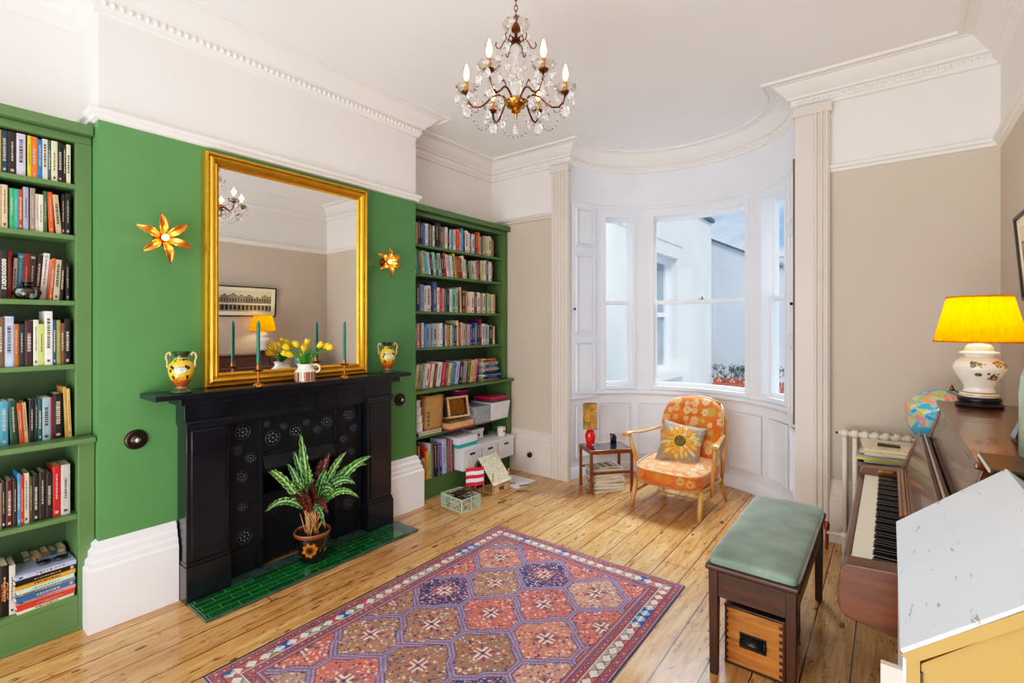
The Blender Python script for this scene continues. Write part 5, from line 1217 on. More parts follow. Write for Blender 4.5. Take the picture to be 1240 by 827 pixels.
# elephant ornament
ex,ey=-2.075,4.245; el=thing('elephant_ornament','small black carved elephant ornament at the back of the side table','ornament',(ex,ey,TH-.0018))
EM=mat('ebony_gloss','#17181b',.18,coat=.4,var=.3)
mb=MB(); z0=TH-.0012
mb.ball((ex,ey,z0+.055),.030,EM,14,9,.85); mb.ball((ex+.005,ey-.028,z0+.075),.021,EM,12,8)
for sx in (-1,1):
    for dy in (-.014,.018): mb.lathe([(.0,0),(.010,0),(.009,.03),(.011,.045),(0,.05)],EM,(ex+sx*.014,ey+dy,z0),10)
mb.tube([(ex+.006,ey-.045,z0+.072),(ex+.01,ey-.056,z0+.055),(ex+.012,ey-.058,z0+.035),(ex+.016,ey-.052,z0+.022)],[.008,.0065,.005,.004],EM,8); mb.build('body',el,smooth=True)
for sx in (-1,1):
    mb=MB(); mb.lathe([(0,0),(.018,.001),(.016,.004),(0,.005)],EM,(0,0,0),12); mb.v=[(ex+.004+sx*(.018+v[2])+.0*v[0],ey-.024+v[0]*.8,z0+.078+v[1]) for v in mb.v]; mb.build('ear',el,smooth=True)
# stack of magazines under the table
mcols=['#b8b0a8','#8d8a90','#c4bfb4','#7d7670','#a9a5a8','#c9c4bc','#8f8478','#b5b0b4','#9a9488','#c8c2b0','#a8a8ac']
z=0.0; n=len(mcols); names=['lowest']+[ordn(i)+' from the floor' for i in range(1,n-1)]+['topmost']
rr=random.Random(9); mc=ctr+e1*.005-e2*.01
for i,cc_ in enumerate(mcols):
    th=rr.uniform(.014,.024); d=magazine('grey magazine in the pile under the side table, '+names[i],-.105,.105,-.14,.14,0,th,cc_,'magazines piled under the side table')
    d.location=(mc.x+rr.uniform(-.01,.01),mc.y+rr.uniform(-.01,.01),z+.0005); d.rotation_euler=(0,0,TA+rr.uniform(-.09,.09)); z+=th+.0008
d=magazine('yellow and black booklet on top of the magazine pile under the side table',-.075,.075,-.10,.10,0,.012,'#b0a85a',None); d.location=(mc.x,mc.y,z+.0005); d.rotation_euler=(0,0,TA+.15)
mb=MB(); 
for q in range(5): mb.box(-.06,.06,-.08+q*.035,-.06+q*.035,.0121,.0125,M['black'] if q%2 else M['ceramic'])
mb.build('cover_print',d,world=False)

# ------------------------------------------------------------------ armchair
def superq(w,d,h,e1_=.35,e2_=.45,nu=120,nv=60):
    a=np.linspace(-PI,PI,nu,endpoint=False); b=np.linspace(-PI/2,PI/2,nv); A_,B_=np.meshgrid(a,b,indexing='ij')
    sg=lambda v,e: np.sign(v)*np.abs(v)**e
    return np.stack([w/2*sg(np.cos(B_),e1_)*sg(np.cos(A_),e2_),d/2*sg(np.cos(B_),e1_)*sg(np.sin(A_),e2_),h/2*sg(np.sin(B_),e1_*1.6)],-1)
ac=thing('armchair','golden beech armchair with orange floral seat and back cushions','armchair',(-1.405,4.12,0),R(-3))
def xf(P_,mx):
    S=P_.shape; Q=np.concatenate([P_.reshape(-1,3),np.ones((P_[...,0].size,1))],1)@np.array(mx).T; return Q[:,:3].reshape(S)
oc=['#c9622a','#b85522','#dcae86','#cfa070','#d8955f','#a8752f']
# seat cushion
P_=superq(.58,.62,.155,.38,.5,220,110)
P_[...,2]+=.018*np.clip(1-(P_[...,0]/.29)**2,0,1)*np.clip(1-(P_[...,1]/.31)**2,0,1)*(P_[...,2]>0)
o=gridmesh('seat_cushion',xf(P_,Matrix.Translation((0,-.03,.292))@Matrix.Rotation(R(4),4,'X')),M['vc_fabric'],ac,wrapu=True)
def f(x,y,z):
    c=floral(x,y+ (z-.3)*1.2,['#dd8440','#d07432','#e4bb8c','#dcaa70','#d89858','#c47c30'],.080,11); c2=floral(np.where(np.abs(x)>.27,y,x),z,['#d0681f','#c25c18','#d89a58','#cc8038','#cc6c28','#b0601c'],.08,5)
    c[z<.325]=c2[z<.325]; return c
paint(o,f)
mb=MB(); mb.tube([(.285*math.copysign(abs(math.cos(a))**.5,math.cos(a)),-.03+.305*math.copysign(abs(math.sin(a))**.5,math.sin(a)),.292+.062+.07*(-.03+.305*math.copysign(abs(math.sin(a))**.5,math.sin(a)))) for a in [2*PI*k/60 for k in range(60)]],.005,mat('pale_piping','#dcb98e',.8),6,closed=True); mb.build('piping',ac,world=False,smooth=True)
# back cushion: rounded top
P_=superq(.54,.60,.13,.45,.62,220,110)
yy=P_[...,1]; P_[...,0]*=np.where(yy<0,1-.10*np.clip(-yy/.3,0,1),1.0)
mxb=Matrix.Translation((0,.255,.575))@Matrix.Rotation(R(68),4,'X')
o=gridmesh('back_cushion',xf(P_,mxb),M['vc_fabric'],ac,wrapu=True)
paint(o,lambda x,y,z: floral(x,z,['#d8701f','#cc6218','#e2b486','#b3a04c','#dfa86c','#cf8a28'],.078,21))
# frame
Bm,By=M['beech'],M['beechy']
for nm,pts in (('leg',[(-.272,-.25,.215),(-.276,-.315,0)]),('leg',[(.272,-.25,.215),(.276,-.315,0)]),('leg',[(-.25,.26,.20),(-.272,.335,0)]),('leg',[(.25,.26,.20),(.272,.335,0)])):
    a,b=Vector(pts[0]),Vector(pts[1]); mb=MB(); mb.tube([a,a.lerp(b,.35),a.lerp(b,.6),b],[.017,.021,.020,.0125],Bm,12); mb.build('leg',ac,world=False,smooth=True)
mb=MB(); pts=[(.27*math.copysign(abs(math.cos(a))**.35,math.cos(a)),.0+.275*math.copysign(abs(math.sin(a))**.35,math.sin(a)),.205-.01*math.sin(a)) for a in [2*PI*k/48 for k in range(48)]]; mb.tube(pts,.020,By,8,closed=True); mb.build('seat_frame',ac,world=False,smooth=True)
for sx in (-1,1):
    mb=MB(); mb.tube([(sx*.274,-.28,.11),(sx*.266,.0,.12),(sx*.262,.29,.11)],[.009,.013,.009],By,10); mb.build('stretcher',ac,world=False,smooth=True)
    # paddle arm
    nn_=12; vs=[]; fs=[]
    cp=[(sx*.375,-.26,.565,.026),(sx*.37,-.225,.580,.032),(sx*.355,-.16,.578,.028),(sx*.335,-.06,.565,.021),(sx*.315,.05,.562,.018),(sx*.295,.16,.566,.018),(sx*.28,.25,.568,.016)]
    mb=MB()
    for i,(x,y,z,w) in enumerate(cp):
        for k in range(nn_): a=2*PI*k/nn_; vs.append((x+w*math.cos(a),y,z+.011*math.sin(a)))
    for i in range(len(cp)-1):
        for k in range(nn_): fs.append((i*nn_+k,i*nn_+(k+1)%nn_,(i+1)*nn_+(k+1)%nn_,(i+1)*nn_+k))
    fs+=[tuple(range(nn_-1,-1,-1)),tuple((len(cp)-1)*nn_+k for k in range(nn_))]
    mb.add(vs,fs,By); mb.build('arm',ac,world=False,smooth=True)
    mb=MB(); a,b=Vector((sx*.362,-.20,.575)),Vector((sx*.293,-.09,.14)); mb.tube([a,a.lerp(b,.4),a.lerp(b,.7),b],[.013,.018,.016,.012],Bm,12); mb.build('arm_post',ac,world=False,smooth=True)
    mb=MB(); mb.tube([(sx*.265,.235,.17),(sx*.272,.30,.42),(sx*.262,.38,.66),(sx*.20,.435,.80)],[.016,.016,.014,.012],Bm,12); mb.build('back_upright',ac,world=False,smooth=True)
mb=MB(); mb.tube([(-.20,.435,.80),(-.1,.455,.835),(0,.46,.845),(.1,.455,.835),(.20,.435,.80)],.014,Bm,10); mb.build('top_rail',ac,world=False,smooth=True)
for k in range(5):
    x=-.16+k*.08; mb=MB(); mb.tube([(x*.95,.265,.2),(x*1.02,.36,.5),(x,.45,.83)],.007,Bm,8); mb.build('spindle',ac,world=False,smooth=True)
# sunflower cushion
cu=thing('sunflower_cushion','square sage cushion with a big sunflower leaning on the armchair','cushion',(-1.395,4.125,.50))
def pillow(w,th,n=150):
    a=np.linspace(-1,1,n); A_,B_=np.meshgrid(a,a,indexing='ij'); e=np.clip((1-A_**2)*(1-B_**2),0,1)**.42
    pin=1-.10*((1-A_**2)*B_**4+(1-B_**2)*A_**4)*1.0
    return A_*w/2*pin,B_*w/2*pin,e*th/2
a_,b_,h_=pillow(.355,.15)
mxc=Matrix.Rotation(R(12),4,'Z')@Matrix.Rotation(R(62),4,'X')@Matrix.Rotation(R(-9),4,'Z')
for sgn,nm in ((1,'cushion_front'),(-1,'cushion_back')):
    P_=np.stack([a_,b_,h_*sgn],-1); loc=P_.reshape(-1,3).copy(); o=gridmesh(nm,xf(P_,mxc),M['vc_fabric'],cu)
    def f(x,y,z,loc=loc,sgn=sgn):
        X=loc[:,0]-.0;Y=loc[:,1]-.005; n=len(X); c=np.tile(hx('#948c78'),(n,1)); c*=(.92+.16*vnoise(X*60,Y*60)[:,None])
        if sgn<0: return c
        d=np.hypot(X,Y); th=np.arctan2(Y,X)
        for ring,(N_,r0,r1,cc_,dk,ph) in enumerate(((17,.03,.158,'#d8912a','#b06014',.0),(19,.03,.148,'#e8c678','#c08a3c',.17),(15,.03,.128,'#eaa02c','#a8581a',.09),(21,.03,.10,'#e8b23c','#c06c1c',.3))):
            k=np.floor(th/(2*PI)*N_+ph+vnoise(th*3,d*0,ring)*.3); q=np.mod(th/(2*PI)*N_+ph+vnoise(th*3,d*0,ring)*.3,1)-.5
            R1=r1*(.82+.3*hsh(k,k*0+ring,2)); s_=(d-r0)/(R1-r0); wdt=.5*np.sin(PI*np.clip(s_*.85+.15,0,1))**.7
            m=(s_>0)&(s_<1)&(np.abs(q)<wdt); hh=hsh(k,k*0+ring,7)
            setc(c,m&(hh<.8),cc_); setc(c,m&(hh>=.8),'#e9d6a8'); setc(c,m&((np.abs(q)>wdt*.78)|(np.abs(q)<.05)),dk)
        setc(c,d<.043,'#4a3a1c'); setc(c,(d<.043)&(vnoise(X*260,Y*260,2)>.55),'#8a7a3a'); setc(c,(d<.02)&(vnoise(X*200,Y*200,4)>.4),'#6a6a30'); setc(c,(d<.046)&(d>.04),'#5a3410')
        return c
    paint(o,f)

# ------------------------------------------------------------------ piano stool and crate
sx0,sx1,sy0,sy1=-.632,-.275,2.17,3.165; SHT=.462
ps=thing('piano_stool','long dark oak piano stool with a sage velvet seat pad','stool',((sx0+sx1)/2,(sy0+sy1)/2,0))
for x in (sx0+.012,sx1-.052):
    for y in (sy0+.012,sy1-.052):
        mb=MB(); mb.add([(x+.004,y+.004,0),(x+.036,y+.004,0),(x+.036,y+.036,0),(x+.004,y+.036,0),(x,y,SHT-.01),(x+.04,y,SHT-.01),(x+.04,y+.04,SHT-.01),(x,y+.04,SHT-.01)],[(0,3,2,1),(4,5,6,7),(0,1,5,4),(1,2,6,5),(2,3,7,6),(3,0,4,7)],M['darkwoodz']); mb.build('leg',ps,bevel=.003)
for (a,b,c,d) in ((sx0+.05,sx1-.05,sy0+.018,sy0+.036),(sx0+.05,sx1-.05,sy1-.036,sy1-.018)):
    mb=MB(); mb.box(a,b,c,d,.34,SHT-.01,M['darkwood']); mb.build('apron',ps)
for (a,b) in ((sx0+.018,sx0+.036),(sx1-.036,sx1-.018)):
    mb=MB(); mb.box(a,b,sy0+.05,sy1-.05,.34,SHT-.01,wood('dark_oak_rail','#1c0e08','#4c2812',1,.3) if 'dor' not in M else M['dor']); M['dor']=mb.mats[0]; mb.build('apron',ps)
mb=MB(); mb.box(sx0,sx1,sy0,sy1,SHT-.012,SHT+.012,M['darkwood']); mb.build('seat_frame',ps,bevel=.008)
P_=superq(sx1-sx0-.012,sy1-sy0-.03,.072,.26,.11,200,60); P_[...,2]+=.006*np.clip(1-(P_[...,0]/.17)**2,0,1)
gridmesh('seat_pad',xf(P_,Matrix.Translation((0,.006,SHT+.016))),M['velvet'],ps,wrapu=True)
cr=thing('wooden_crate','pine crate with a black cup handle under the piano stool','crate',(-.46,2.52,0))
cx0,cx1,cy0,cy1,chh=-.583,-.345,2.30,2.74,.262
mb=MB(); mb.box(cx0+.01,cx1-.01,cy0,cy0+.016,.004,chh-.012,M['pine']); mb.build('front_panel',cr,label='orange pine front panel')
for x in (cx0,cx1-.012):
    mb=MB(); mb.box(x,x+.012,cy0,cy1,.002,chh-.01,M['darkwood']); mb.build('side_panel',cr,bevel=.002)
mb=MB(); mb.box(cx0+.01,cx1-.01,cy1-.014,cy1,.004,chh-.01,M['darkwood']); mb.build('back_panel',cr)
mb=MB(); mb.box(cx0-.002,cx1+.002,cy0-.003,cy1,chh-.012,chh,M['dor']); mb.build('lid',cr,bevel=.002)
mb=MB(); mb.box(cx0,cx1,cy0-.001,cy1,.001,.012,M['darkwood']); mb.build('base_board',cr)
mb=MB()
for k in range(8): mb.box(cx1-.022,cx1-.0095,cy0-.0012,cy0+.001,.02+k*.029,.034+k*.029,M['darkwood'])
mb.build('finger_joints',cr); mb=MB()
for k in range(8): mb.box(cx0+.0095,cx0+.016,cy0-.0012,cy0+.001,.02+k*.029,.034+k*.029,M['darkwood'])
mb.build('finger_joints',cr)
mb=MB(); n=12; hw,hz=.047,.125
vs=[];fs=[]
for i in range(n+1):
    a=PI*i/n/2*1.9-.1
    for x in (-hw,hw): vs.append((-.468+x,cy0-.004-.026*math.sin(min(PI,a*1.05)),hz+.028-.052*i/n))
fs=[(2*i,2*i+1,2*i+3,2*i+2) for i in range(n)]; mb.add(vs,fs,M['black'])
mb.box(-.468-hw-.006,-.468+hw+.006,cy0-.003,cy0-.0005,hz-.032,hz+.034,M['black']); mb.tube([(-.468-hw,cy0-.012,hz+.02),(-.468-hw,cy0-.022,hz-.0),(-.468-hw,cy0-.01,hz-.024)],.004,M['black'],6); mb.tube([(-.468+hw,cy0-.012,hz+.02),(-.468+hw,cy0-.022,hz-.0),(-.468+hw,cy0-.01,hz-.024)],.004,M['black'],6)
o=mb.build('cup_handle',cr,label='black metal cup handle',smooth=True,autosm=40); sm=o.modifiers.new('s','SOLIDIFY'); sm.thickness=.002

# ------------------------------------------------------------------ radiator
rd=thing('column_radiator','cream painted column radiator on the wall behind the piano','radiator',(.1,3.93,0)); n=14
for k in range(n):
    x=-.235+k*.054; mb=MB()
    for y in (3.875,3.93,3.985): mb.tube([(x,y,.10),(x,y,.79)],.0145,M['radiator'],10)
    for zz in (.115,.79): mb.lathe([(.0,-.02),(.02,-.02),(.027,-.008),(.027,.008),(.02,.02),(0,.02)],M['radiator'],(0,0,0),12); 
    mb.v=mb.v[:3*20]+[(x+v[2]*1.0,3.875+.0+v[0],(.115 if i<72 else .79)+v[1]) for i,v in enumerate(mb.v[60:])]
    for zz in (.115,.79): mb.tube([(x,3.875,zz),(x,3.985,zz)],.02,M['radiator'],10)
    mb.build('column',rd,smooth=True)
for y in (3.875,):
    for x in (-.235,.46): mb=MB(); mb.box(x-.014,x+.014,y-.014,y+.014,0,.10,M['radiator']); mb.build('foot',rd)
mb=MB(); mb.tube([(-.27,3.875,.79),(.48,3.875,.79)],.016,M['radiator'],10); mb.build('header_pipe',rd,smooth=True)
mb=MB(); mb.tube([(-.262,3.875,.79),(-.285,3.875,.79)],.008,M['black'],8); mb.build('bleed_valve',rd)
mb=MB(); mb.tube([(-.335,3.875,.0),(-.335,3.875,.16)],.0095,M['copper'],10); mb.tube([(-.335,3.875,.115),(-.25,3.875,.115)],.012,M['radiator'],10); mb.lathe([(.0,0),(.016,0),(.018,.03),(.013,.05),(0,.052)],M['copper'],(-.335,3.875,.135),12); mb.build('valve',rd,smooth=True,autosm=40,label='copper valve and pipe')

# ------------------------------------------------------------------ piano
PY0,PY1=1.795,3.14; W_,Wx=M['piano'],M['pianox']
pn=thing('upright_piano','walnut upright piano with open keyboard against the right wall','piano',(.3,(PY0+PY1)/2,0))
side=[(.515,0),(.17,0),(.17,.585),(.0,.595),(-.105,.612),(-.122,.63),(-.127,.66),(-.127,.70),(-.122,.745),(-.108,.775),(.045,.785),(.085,.90),(.115,.975),(.15,.965),(.193,1.115),(.515,1.115)]
for a,b in ((PY0,PY0+.075),(PY1-.085,PY1)):
    mb=MB(); mb.prism(side,lambda p,d:(p[0],d,p[1]),a,b,Wx); mb.build('end_panel',pn,bevel=.004)
a,b=PY0+.075,PY1-.085
mb=MB(); mb.box(-.105,.2,a,b,.62,.70,W_); mb.build('key_bed',pn)
mb=MB(); mb.box(-.126,-.102,a,b,.655,.738,W_); mb.build('key_slip',pn,bevel=.006)
mb=MB(); mb.box(.17,.19,a,b,.05,.62,W_); mb.build('lower_panel',pn)
mb=MB(); mb.box(.20,.515,a,b,0.05,1.11,W_); mb.build('case_back',pn)
mb=MB(); mb.prism([(.052,.74),(.058,.80),(.112,.972),(.15,.962),(.148,.94),(.2,.94),(.2,.74)],lambda p,d:(p[0],d,p[1]),a,b,W_); mb.build('fallboard',pn,bevel=.003)
mb=MB(); mb.prism([(.152,.958),(.158,.955),(.205,1.116),(.197,1.118)],lambda p,d:(p[0],d,p[1]),a+.01,b-.01,W_); mb.prism([(.2,.95),(.21,.95),(.21,1.115),(.2,1.115)],lambda p,d:(p[0],d,p[1]),a,b,W_); mb.build('upper_panel',pn,bevel=.002)
mb=MB(); mb.box(.178,.518,PY0-.012,PY1+.008,1.115,1.135,W_); mb.build('top_lid',pn,bevel=.006)
mb=MB(); mb.tube([(.131,a,.978),(.131,b,.978)],.004,M['steel'],6); mb.build('ledge_strip',pn)
nw=52; kw=(b-a)/nw
for k in range(nw):
    y=a+k*kw; mb=MB(); mb.box(-.100,.06,y+.0005,y+kw-.0007,.70,.743,M['keys_white']); mb.build('white_key',pn)
pat=[1,0,1,1,0,1,1]  # sharps after A C D F G
for k in range(nw-1):
    # near end (low Y, left-hand to the viewer's right?) : bass at far end
    nt=(nw-2-k)%7
    if [1,0,1,1,0,1,1][nt]:
        y=a+(k+1)*kw; mb=MB(); mb.add([(-.046,y-.0055,.743),(.06,y-.0055,.743),(.06,y+.0055,.743),(-.046,y+.0055,.743),(-.040,y-.0045,.756),(.06,y-.0045,.756),(.06,y+.0045,.756),(-.040,y+.0045,.756)],[(0,3,2,1),(4,5,6,7),(0,1,5,4),(1,2,6,5),(2,3,7,6),(3,0,4,7)],M['keys_black']); mb.build('black_key',pn)
md=MB(); mxm=Matrix.Translation((.030,2.69,.779))@Matrix.Rotation(R(-22),4,'Y')
for q in range(4): md.box(q*.0145,q*.0145+.012,-.36,.36,.0,.008+.002*(q%2),M['teak'],mxm)
md.box(0,.056,-.36,.36,-.003,.003,W_,mxm); o=md.build('music_desk',pn,bevel=.001)
for yy in (-.27,.27):
    mb=MB(); mb.box(.042,.064,yy-.012,yy+.012,.007,.014,M['bright_brass'],mxm); mb.tube([tuple(mxm@Vector((.06,yy-.014,.012))),tuple(mxm@Vector((.06,yy+.014,.012)))],.004,M['bright_brass'],8); mb.build('hinge',o)
mb=MB(); mb.box(-.045,.01,b-.004,b-.001,.765,.775,M['bright_brass']); mb.build('catch',pn)

# yellow shaded lamp
LX,LY,LZ=.318,3.03,1.1355
lamp=thing('table_lamp','lit lamp with yellow pleated shade and white floral ginger jar base on the piano','lamp',(LX,LY,LZ))
mb=MB(); mb.lathe([(0,0),(.080,0),(.083,.008),(.078,.016),(.069,.018),(.069,.022),(.075,.028),(.075,.036),(.067,.042),(0,.042)],M['black'],(LX,LY,LZ),40); mb.build('foot',lamp,smooth=True,autosm=40,label='black lacquered wooden foot')
G=lathegrid([(.0,.042),(.064,.042),(.069,.048),(.067,.060),(.054,.070),(.051,.085),(.062,.112),(.080,.142),(.091,.168),(.091,.182),(.080,.204),(.062,.219),(.051,.224),(.050,.232)],140,7)
o=gridmesh('jar',G,M['vc_gloss'],lamp,wrapu=True)
def f(x,y,z):
    a=np.arctan2(y,x); n=len(x); c=np.tile(hx('#ece3d4'),(n,1)); a0=-1.15
    A_=(np.mod(a-a0+PI,2*PI)-PI)*.088
    def sprig(u0,z0,s,seed,cols):
        for k in range(26):
            h1,h2,h3=[float(hsh(np.float64(k),np.float64(seed),q)) for q in (1,2,3)]
            px_,pz=u0+(h1-.5)*s*2,z0+(h2-.5)*s*1.1; d=np.hypot(A_-px_,(z-pz)*1.2); setc(c,d<.0035+.003*h3,cols[k%len(cols)])
    sprig(-.050,.190,.024,1,['#c98a28','#3c5a30','#a0582a','#24345a','#5a6a3a']); sprig(.03,.192,.026,2,['#d8962c','#3c5a30','#c87838','#5a6a3a','#b8a040']); sprig(.065,.188,.018,7,['#d8962c','#3c5a30','#b0582a'])
    sprig(.01,.140,.024,3,['#3c4a28','#a0702a','#5a4a2a','#6a3a28']); sprig(-.05,.148,.008,5,['#3c4a28','#8a5a2a'])
    setc(c,(np.abs(z-.127)<.0015)&(np.abs(A_)<.03),'#5a4a30'); setc(c,(z>.06)&(z<.066),'#a8803c'); setc(c,(z<.056)&(z>.05),'#b89a5a'); return c
paint(o,f)
mb=MB(); mb.lathe([(.049,.230),(.050,.234),(.068,.236),(.070,.243),(.052,.250),(.048,.266),(.038,.278),(.016,.283),(.014,.29),(0,.29)],M['ceramic'],(LX,LY,LZ),40); mb.build('jar_lid',lamp,smooth=True,autosm=50)
mb=MB(); mb.lathe([(.007,.31),(.007,.40),(0,.40)],M['brass'],(LX,LY,LZ),10); mb.build('stem',lamp,smooth=True)
a=np.linspace(0,2*PI,480,endpoint=False); q=np.linspace(0,1,14); A_,Q_=np.meshgrid(a,q,indexing='ij'); 
RR=(.156-.046*Q_)*(1+.010*np.cos(A_*60)+.004*np.sin(A_*23)); P_=np.stack([RR*np.cos(A_),RR*np.sin(A_),.292+.200*Q_],-1); gridmesh('pleated_shade',P_,M['shade'],lamp,wrapu=True)
mb=MB(); 
for r_,zz in ((.157,.292),(.111,.492)): mb.tube([(LX+r_*math.cos(2*PI*k/48),LY+r_*math.sin(2*PI*k/48),LZ+zz) for k in range(48)],.004,M['shade'],6,closed=True)
mb.build('shade_trim',lamp,smooth=True)
mb=MB(); mb.ball((LX,LY,LZ+.40),.028,M['bulb']); mb.build('bulb',lamp,smooth=True)
l=bpy.data.lights.new('lamp_bulb_light','POINT'); l.energy=9; l.color=(1,.78,.40); l.shadow_soft_size=.035; o=bpy.data.objects.new('lamp_bulb_light',l); COL.objects.link(o); o.location=(LX,LY,LZ+.405)

# small table behind the piano, magazines, globe
stb=thing('occasional_table','small dark red wooden table between piano and radiator','table',(.16,3.49,0)); Rw=wood('mahogany','#3a140c','#6e2c18',0,.3)
tx0,tx1,ty0,ty1,tz=-.075,.50,3.20,3.80,.735
mb=MB(); mb.box(tx0,tx1,ty0,ty1,tz-.05,tz,Rw); mb.build('top',stb,bevel=.004)
for x in (tx0+.01,tx1-.045):
    for y in (ty0+.01,ty1-.045): mb=MB(); mb.box(x,x+.035,y,y+.035,0,tz-.05,Rw); mb.build('leg',stb)
z=tz+.0008; rr=random.Random(4)
for i,(c_,th) in enumerate((('#5a2a24',.008),('#3a3438',.012),('#b0a898',.010),('#c8b820',.014),('#8a8480',.012),('#d0c8b4',.012),('#c4b070',.010),('#cfc4a4',.012))):
    nm=['dark red card','charcoal','grey','bright yellow','dull grey','cream','buff','pale cream'][i]
    d=magazine('%s magazine in the pile on the table behind the piano, %s'%(nm,'topmost' if i==7 else ('lowest' if i==0 else ordn(i)+' from the bottom')),-.125,.125,-.15,.15,0,th,c_,'magazines piled behind the piano'); d.location=(-.005+rr.uniform(-.012,.012),3.42+rr.uniform(-.015,.015),z); d.rotation_euler=(0,0,rr.uniform(-.12,.12)); z+=th+.0006
rc=thing('remote_control','small black handset lying on the magazines behind the piano','remote',(-.0,3.40,z)); mb=MB(); mb.box(-.055,.045,3.385,3.42,z+.0005,z+.014,M['black']); mb.build('case',rc,bevel=.004); mb=MB(); 
for k in range(4): mb.box(-.045+k*.022,-.031+k*.022,3.395,3.41,z+.014,z+.0155,M['pinkred'] if k==0 else M['hemp'])
mb.build('buttons',rc)
gx,gy,gz,gr=.205,3.56,1.0,.152
gl=thing('globe','world globe on a stand behind the piano','globe',(gx,gy,tz+.001))
P_=superq(2*gr,2*gr,2*gr,1,1,220,120); o=gridmesh('sphere',xf(P_,Matrix.Translation((0,0,gz-tz))@Matrix.Rotation(R(23),4,'Y')),M['vc_gloss'],gl,wrapu=True)
SP=P_.reshape(-1,3).copy()
def f(x,y,z):
    p=SP/gr; lat=np.arcsin(np.clip(p[:,2],-1,1)); lon=np.arctan2(p[:,1],p[:,0]); n=len(lat); c=np.tile(hx('#35a0c8'),(n,1))
    s=sum(vnoise(p[:,0]*f_+3,p[:,1]*f_+p[:,2]*f_*1.3+7,k)*w_ for k,(f_,w_) in enumerate(((1.7,.55),(4,.28),(9,.17))))
    land=(s>.50)&(lat>-.75); cid=np.floor(lon*3.2+vnoise(lat*5,lon*5)*2)+10*np.floor(lat*3.6+vnoise(lon*5,lat*6)*1.5); h=hsh(cid,cid*0+2)
    for lo,hi,cc_ in ((0,.2,'#d8b84a'),(.2,.4,'#d88aa0'),(.4,.6,'#9ac080'),(.6,.8,'#d8a05a'),(.8,1.1,'#c8c8a0')): setc(c,land&(h>=lo)&(h<hi),cc_)
    setc(c,(~land)&(s>.465),'#7cc4dc'); setc(c,lat<-1.15,'#cfe6ee'); g=(np.mod(lat/(PI/12),1)<.035)|(np.mod(lon/(PI/12),1)<.035); c[g]*=.9
    return c
paint(o,f)
ax=Vector((math.sin(R(23)),0,math.cos(R(23)))); C0=Vector((gx,gy,gz)); sdv=Vector((math.cos(R(23)),0,-math.sin(R(23))))
mb=MB(); mb.tube([C0+(ax*math.cos(t)+sdv*math.sin(t))*(gr+.012) for t in [PI*k/24 for k in range(25)]],.004,M['brass'],6); mb.build('meridian_arm',gl,smooth=True)
mb=MB(); mb.lathe([(0,0),(.09,0),(.088,.008),(.03,.018),(.012,.03),(.010,.09),(0,.095)],M['darkwood'],(gx+.0,gy,tz+.001),24); mb.build('base',gl,smooth=True,autosm=40)
mb=MB(); q=C0+ax*(gr+.006); mb.lathe([(0,0),(.010,0),(.011,.012),(.006,.02),(.004,.03),(0,.032)],M['brass'],tuple(q),12); mb.build('top_knob',gl,smooth=True)

# celadon bottle and small dark frame on the piano
gb=thing('glazed_bottle','tall pale green glazed vase standing at the near end of the piano','vase',(.352,1.93,1.1355))
mb=MB(); mb.lathe([(0,0),(.066,0),(.070,.006),(.070,.17),(.066,.22),(.052,.27),(.034,.30),(.024,.315),(.022,.36),(.026,.365),(.02,.366),(.018,.32),(0,.30)],M['green_glass'],(.352,1.93,1.1355),40); mb.build('body',gb,smooth=True,autosm=50)
mt_=thing('desk_frame','small dark easel frame behind the green vase on the piano','frame',(.36,2.20,1.1355))
mb=MB(); mb.add([(.305,2.13,1.1358),(.43,2.13,1.1358),(.43,2.21,1.1358),(.305,2.21,1.1358),(.345,2.18,1.26),(.43,2.18,1.26),(.43,2.20,1.26),(.345,2.20,1.26)],[(0,3,2,1),(4,5,6,7),(0,1,5,4),(1,2,6,5),(2,3,7,6),(3,0,4,7)],M['black']); mb.build('case',mt_,bevel=.003)
mb=MB(); mb.quad((.3035,2.135,1.15),(.3035,2.205,1.15),(.336,2.197,1.235),(.336,2.183,1.235),M['hemp']); mb.build('side_face',mt_)

fo=thing('document_folder','black folder lying at the near end of the piano top','folder',(.36,1.78,1.1355))
mb=MB(); mb.box(.195,.51,1.66,1.87,1.1358,1.148,M['black']); mb.build('cover',fo,bevel=.004)
mb=MB(); mb.box(.192,.50,1.668,1.862,1.138,1.1455,M['paper']); mb.build('page_block',fo)
# framed print on the right wall
pf=thing('framed_print','long black framed print of a terrace of shopfronts on the right wall','picture',(.5,2.75,1.60)); 
ya,yb,za,zb_=2.18,3.285,1.615,2.005; lean=.030
def wx(z): return XR-.008-lean*(z-za)/(zb_-za)-.012
mb=MB(); w=.014
for (p0,p1,q0,q1) in ((ya,yb,za,za+w),(ya,yb,zb_-w,zb_),(ya,ya+w,za+w,zb_-w),(yb-w,yb,za+w,zb_-w)):
    vs=[(wx(z)+dx,y,z) for z in (q0,q1) for y in (p0,p1) for dx in (-.010,.010)]; mb.add(vs,[(0,1,3,2),(4,6,7,5),(0,4,5,1),(2,3,7,6),(0,2,6,4),(1,5,7,3)],M['black'])
mb.build('frame',pf)
ny,nz=360,130; ys=np.linspace(ya+w,yb-w,ny); zs=np.linspace(za+w,zb_-w,nz); Yg,Zg=np.meshgrid(ys,zs,indexing='ij'); Xg=XR-.02-lean*(Zg-za)/(zb_-za)
o=gridmesh('print',np.stack([Xg-.5,Yg-2.75,Zg-1.60],-1),M['vc_matt'],pf); YY=(Yg.reshape(-1)-ya)/(yb-ya); ZZ=(Zg.reshape(-1)-za)/(zb_-za)
